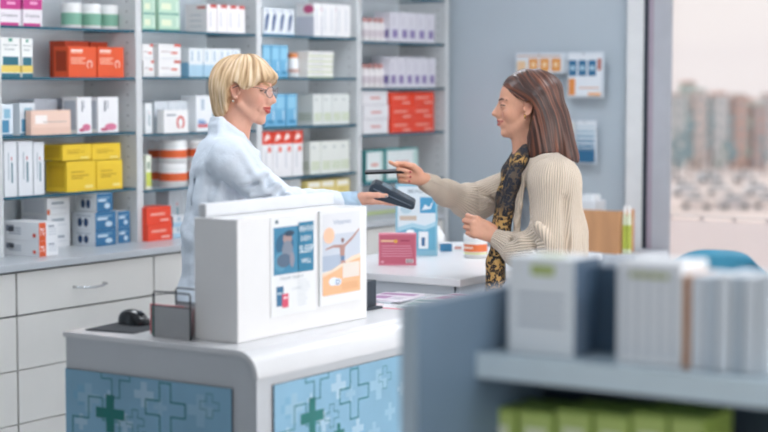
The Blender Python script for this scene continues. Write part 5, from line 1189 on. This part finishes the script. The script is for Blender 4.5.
for w in (-1,1): S.ell(Hc(-.016,-.014,.086*w),(.017,.03,.028),.006,'sub',R)
S.cone(Hc(.03,-.09,0),J(512,165),.05,.05,.01,'sub')
V,F=S.mesh(); V=smooth_np(V,F,2); 
pz=lambda y: J(540,y)[2]; px_=lambda x: J(x,110)[0]
zs=[pz(y) for y in (200,160,130,110,100,88,75,62)]
xl=[px_(x) for x in (522,522,521,519,512,500,500,520)]; xr_=[px_(x) for x in (586,578,570,564,561,557,552,540)]
A_=np.interp(V[:,2],zs,xl); B_=np.interp(V[:,2],zs,xr_); s_c=(V[:,0]-A_)/(B_-A_+1e-6)
fw=np.stack([s_c*.20+V[:,1]*.6,V[:,2]*.12,V[:,1]*.2],1); V=V+normals_np(V,F)*(hdisp(V,fw,.0005,2,(240,410,700))+.0016*np.sin(fw[:,0]*85+V[:,2]*12))[:,None]
HR=flowmat('brown_hair','241310','7E4A34',120,.38,.6,.004,(1,.3,.3),c2='46291F',spec=.6)
mk('hair',V,F,[HR],cu,vec=fw)
m=MB(); m.tube([Hc(.0,-.036,-.084 if Hc(0,0,-.08)[1]<0 else .084)+np.array([0,0,.0]),Hc(.0,-.052,-.086 if Hc(0,0,-.08)[1]<0 else .086)],.0022,mat('gold','C9A45A',.25,1),8); m.build('earring',cu)
# shirt
S=SDF((-.22,-.24,.8),(.2,.24,1.42),.005)
S.cone(J(540,176),J(541,240),.086,.088,.04,sy=1.35); S.cone(J(541,240),J(545,290),.088,.1,.04,sy=1.35); S.cone(J(534,166),J(540,176),.05,.08,.04,sy=1.4)
V,F=finish(S,2,lambda V:.002*np.sin(V[:,2]*70+5*np.sin(V[:,1]*30))); mk('shirt',V,F,[mat('shirt_pale','CBD8E6',.8,var=.04)],cu)
# cardigan
KN=knitmat('beige_knit','DCCBB7')
S=SDF((-.48,-.42,.76),(.24,.34,1.46),.0038)
S.cone(J(551,180),J(554,240),.104,.108,.05,sy=1.55); S.cone(J(554,240),J(553,292),.110,.118,.05,sy=1.5)
S.cone(J(540,166,-.04),J(553,180,-.16),.052,.075,.05); S.cone(J(536,166,.05),J(532,176,.155),.05,.068,.04); S.cone(J(548,164),J(551,180),.05,.08,.04,sy=1.3)
eN2=J(553,246,-.205)
S.cone(J(556,184,-.17),eN2,.080,.080,.05); S.cone(eN2,J(518,250,-.16),.072,.054,.04); S.cone(J(518,250,-.16),J(500,240,-.118),.050,.034,.03)
eF2=J(473,203,.165)
S.cone(J(531,178,.155),eF2,.066,.062,.04); S.cone(eF2,J(446,193,.10),.060,.044,.04); S.cone(J(446,193,.10),J(427,182,.02),.044,.031,.02)
# open front: remove the slab in front of the chest between the two edges
def openf(X,Y,Z):
    zt=(1.40-Z); xf=J(516,200)[0]-.004+.05*np.clip((Z-1.24)/.14,0,1)
    return np.maximum(np.maximum(X-xf-.3*np.clip(np.abs(Y)-.07,0,1)*-1,np.abs(Y)-.115),0*X-1)
S.func((-.16,-.14,.7),(.1,.14,1.46),openf,.01,'sub')
S.cone(J(530,150),J(536,168),.052,.056,.012,'sub')
# cuffs bands, hem and collar edge
for a_,b_,r_ in ((J(432,185,.04),J(427,182,.02),.033),(J(505,243,-.13),J(500,240,-.118),.037)): S.cone(a_,b_,r_,r_,.008)
for w in (-1,1):
    pts=[J(546,156,.03*w),J(533,162,.085*w),J(522,178,.105*w),J(518,205,.115*w),J(517,240,.12*w),J(518,285,.12*w)]
    for k in range(5): S.cone(pts[k],pts[k+1],.013,.013,.014)
# folds on sleeves
for a_,b_,r1,r2,op in [(J(478,190,.10),J(503,206,.12),.010,.006,'sub'),(J(460,187,.06),J(482,206,.10),.008,.006,'sub'),
    (J(538,225,-.28),J(560,262,-.27),.014,.010,'add'),(J(528,236,-.25),J(548,268,-.24),.012,.008,'sub'),(J(520,240,-.22),J(530,266,-.21),.012,.008,'add'),(J(565,200,-.25),J(566,250,-.27),.010,.014,'sub'),(J(575,205,-.17),J(577,262,-.18),.012,.016,'add'),(J(512,240,-.18),J(518,262,-.17),.008,.006,'sub')]:
    S.cone(a_,b_,r1,r2,.02,op)
V,F=finish(S,2,lambda V:.002*np.sin(V[:,2]*42+6*np.sin(V[:,0]*18+V[:,1]*13)))
up=np.array([0,0,1.0]); fl=limbflow(V,[(J(550,165),J(552,292),.17,np.array([1,0,0.]),1.45),(J(556,186,-.17),eN2,.085,np.array([1,0,0.]),1),(eN2,J(518,250,-.16),.06,up,1),(J(518,250,-.16),J(500,240,-.118),.045,up,.9),(J(531,178,.155),eF2,.062,up,1),(eF2,J(427,182,.02),.048,up,1)])
V=V+normals_np(V,F)*(.0006*np.sin(fl[:,0]*2*math.pi/.0085))[:,None]
mk('cardigan',V,F,[KN],cu,vec=fl)
# scarf
LEO=bpy.data.materials.new('leopard_scarf'); LEO.use_nodes=True; nt=LEO.node_tree; b=nt.nodes['Principled BSDF']; b.inputs['Roughness'].default_value=.7
tc=nt.nodes.new('ShaderNodeTexCoord'); nz=nt.nodes.new('ShaderNodeTexNoise'); nz.inputs['Scale'].default_value=38; mxv=nt.nodes.new('ShaderNodeMixRGB'); mxv.inputs[0].default_value=.035; nt.links.new(tc.outputs['Object'],nz.inputs['Vector']); nt.links.new(tc.outputs['Object'],mxv.inputs[1]); nt.links.new(nz.outputs['Color'],mxv.inputs[2])
vo=nt.nodes.new('ShaderNodeTexVoronoi'); vo.inputs['Scale'].default_value=78; nt.links.new(mxv.outputs[0],vo.inputs['Vector'])
r1=nt.nodes.new('ShaderNodeValToRGB'); r1.color_ramp.interpolation='CONSTANT'; els=r1.color_ramp.elements; els[0].color=lin('8A6636'); els[0].position=0; els[1].color=lin('12141A'); els[1].position=.22; e=els.new(.56); e.color=lin('C2995A')
nt.links.new(vo.outputs['Distance'],r1.inputs[0])
n3=nt.nodes.new('ShaderNodeTexNoise'); n3.inputs['Scale'].default_value=11; nt.links.new(tc.outputs['Object'],n3.inputs['Vector']); r3=nt.nodes.new('ShaderNodeValToRGB'); r3.color_ramp.elements[0].position=.40; r3.color_ramp.elements[1].position=.46; nt.links.new(n3.outputs['Fac'],r3.inputs[0])
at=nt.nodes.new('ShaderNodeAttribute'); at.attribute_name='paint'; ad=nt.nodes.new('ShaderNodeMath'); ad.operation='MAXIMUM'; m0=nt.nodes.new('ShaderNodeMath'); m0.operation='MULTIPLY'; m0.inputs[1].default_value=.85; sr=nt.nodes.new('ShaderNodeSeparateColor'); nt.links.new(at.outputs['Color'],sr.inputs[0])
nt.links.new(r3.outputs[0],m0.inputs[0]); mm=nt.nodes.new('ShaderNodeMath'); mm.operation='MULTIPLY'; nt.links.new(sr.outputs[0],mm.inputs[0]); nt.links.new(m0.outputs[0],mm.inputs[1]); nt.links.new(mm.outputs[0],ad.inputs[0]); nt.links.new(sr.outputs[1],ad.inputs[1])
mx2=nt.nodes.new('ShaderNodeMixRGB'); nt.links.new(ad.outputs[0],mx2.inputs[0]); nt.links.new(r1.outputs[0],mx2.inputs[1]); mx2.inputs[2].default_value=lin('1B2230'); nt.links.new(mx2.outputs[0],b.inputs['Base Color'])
S=SDF((-.34,-.26,.80),(.12,.24,1.46),.0035)
near=[J(527,151,-.05),J(519,162,-.085),J(513,180,-.10),J(507,205,-.105),J(502,232,-.10),J(495,262,-.095),J(494,292,-.09)]
far=[J(520,155,.05),J(510,172,.06),J(504,200,.05),J(500,230,.05),J(497,280,.05)]
rn=[.024,.027,.028,.026,.026,.028,.030]
for k in range(6): S.cone(near[k],near[k+1],rn[k],rn[k+1],.015,sy=1.25)
for k in range(4): S.cone(far[k],far[k+1],.028,.030,.015,sy=1.2)
rg=[J(537,152,-.055),J(546,150,0),J(537,152,.055),J(522,156,.05),J(516,160,0),J(522,156,-.05)]
for k in range(6): S.cone(rg[k],rg[(k+1)%6],.020,.020,.012)
for k,(dx,b_) in enumerate([(-4,-.145),(3,-.15),(-8,-.12)]):
    for i in range(1,6): S.cone(near[i]+np.array([dx*.0035,b_-near[i][1],0]),near[i+1]+np.array([dx*.0035,b_-near[i+1][1],0]),.0045,.0045,.010,'sub')
V,F=finish(S,2,lambda V:.0025*np.sin(V[:,0]*130+V[:,1]*90+3*np.sin(V[:,2]*16)))
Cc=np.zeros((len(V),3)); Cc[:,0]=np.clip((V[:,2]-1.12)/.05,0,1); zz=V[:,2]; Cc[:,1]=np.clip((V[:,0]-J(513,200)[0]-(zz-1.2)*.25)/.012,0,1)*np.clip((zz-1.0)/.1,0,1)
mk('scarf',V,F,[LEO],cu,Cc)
legs(cu,0.0,.86,'2E3440','3A2C26',rz=(-.092,.07,.055))
# phone in the customer's hand
pn=empty('smartphone',tuple(base2),YAW); info(pn,'thin black smartphone held flat over the card terminal','smartphone')
a=J(364.8,172.3,-.03); b=J(406,170.8,-.03); ax_=b-a; Lp=np.linalg.norm(ax_); ax_/=Lp; un=np.array([-ax_[2],0,ax_[0]]); un=un if un[2]>0 else -un; tl=math.radians(4); wy=np.array([0,math.cos(tl),math.sin(tl)]); un=np.cross(wy,ax_)*-1; un=un if un[2]>0 else -un
m=MB(); cc=(a+b)/2
def Q3(x,y,z): return cc+ax_*x+wy*y+un*z
h2=Lp/2; rc=.009
rpts=[(sx_*(h2-rc)+rc*math.cos(t),sy_*(.034-rc)+rc*math.sin(t)) for sx_,sy_,t0 in ((1,1,0),(-1,1,90),(-1,-1,180),(1,-1,270)) for t in np.radians([t0,t0+30,t0+60,t0+90])]
A=[Q3(x,y,.004) for x,y in rpts]; B=[Q3(x,y,-.004) for x,y in rpts]; n=len(A); PB_=mat('phone_black','0E1116',.25)
m.face(A,PB_); m.face(B[::-1],PB_)
for k in range(n): m.face([A[k],B[k],B[(k+1)%n],A[(k+1)%n]],PB_)
m.build('phone_body',pn,bevel=.0015)
m=MB(); m.face([Q3(x*.95,y*.93,-.0044) for x,y in rpts][::-1],mat('phone_screen','1A222C',.05)); m.build('screen',pn)
m=MB(); m.face([Q3(x,y,.0052) for x,y in ((h2-.036,-.028),(h2-.008,-.028),(h2-.008,.0),(h2-.036,.0))],mat('phone_camera','2A2E36',.1)); 
for x,y in ((h2-.029,-.021),(h2-.015,-.021),(h2-.022,-.008)): m.face([Q3(x+.005*math.cos(t),y+.005*math.sin(t),.0058) for t in np.linspace(0,6.28,14,endpoint=False)],DARK)
m.build('camera_bump',pn)
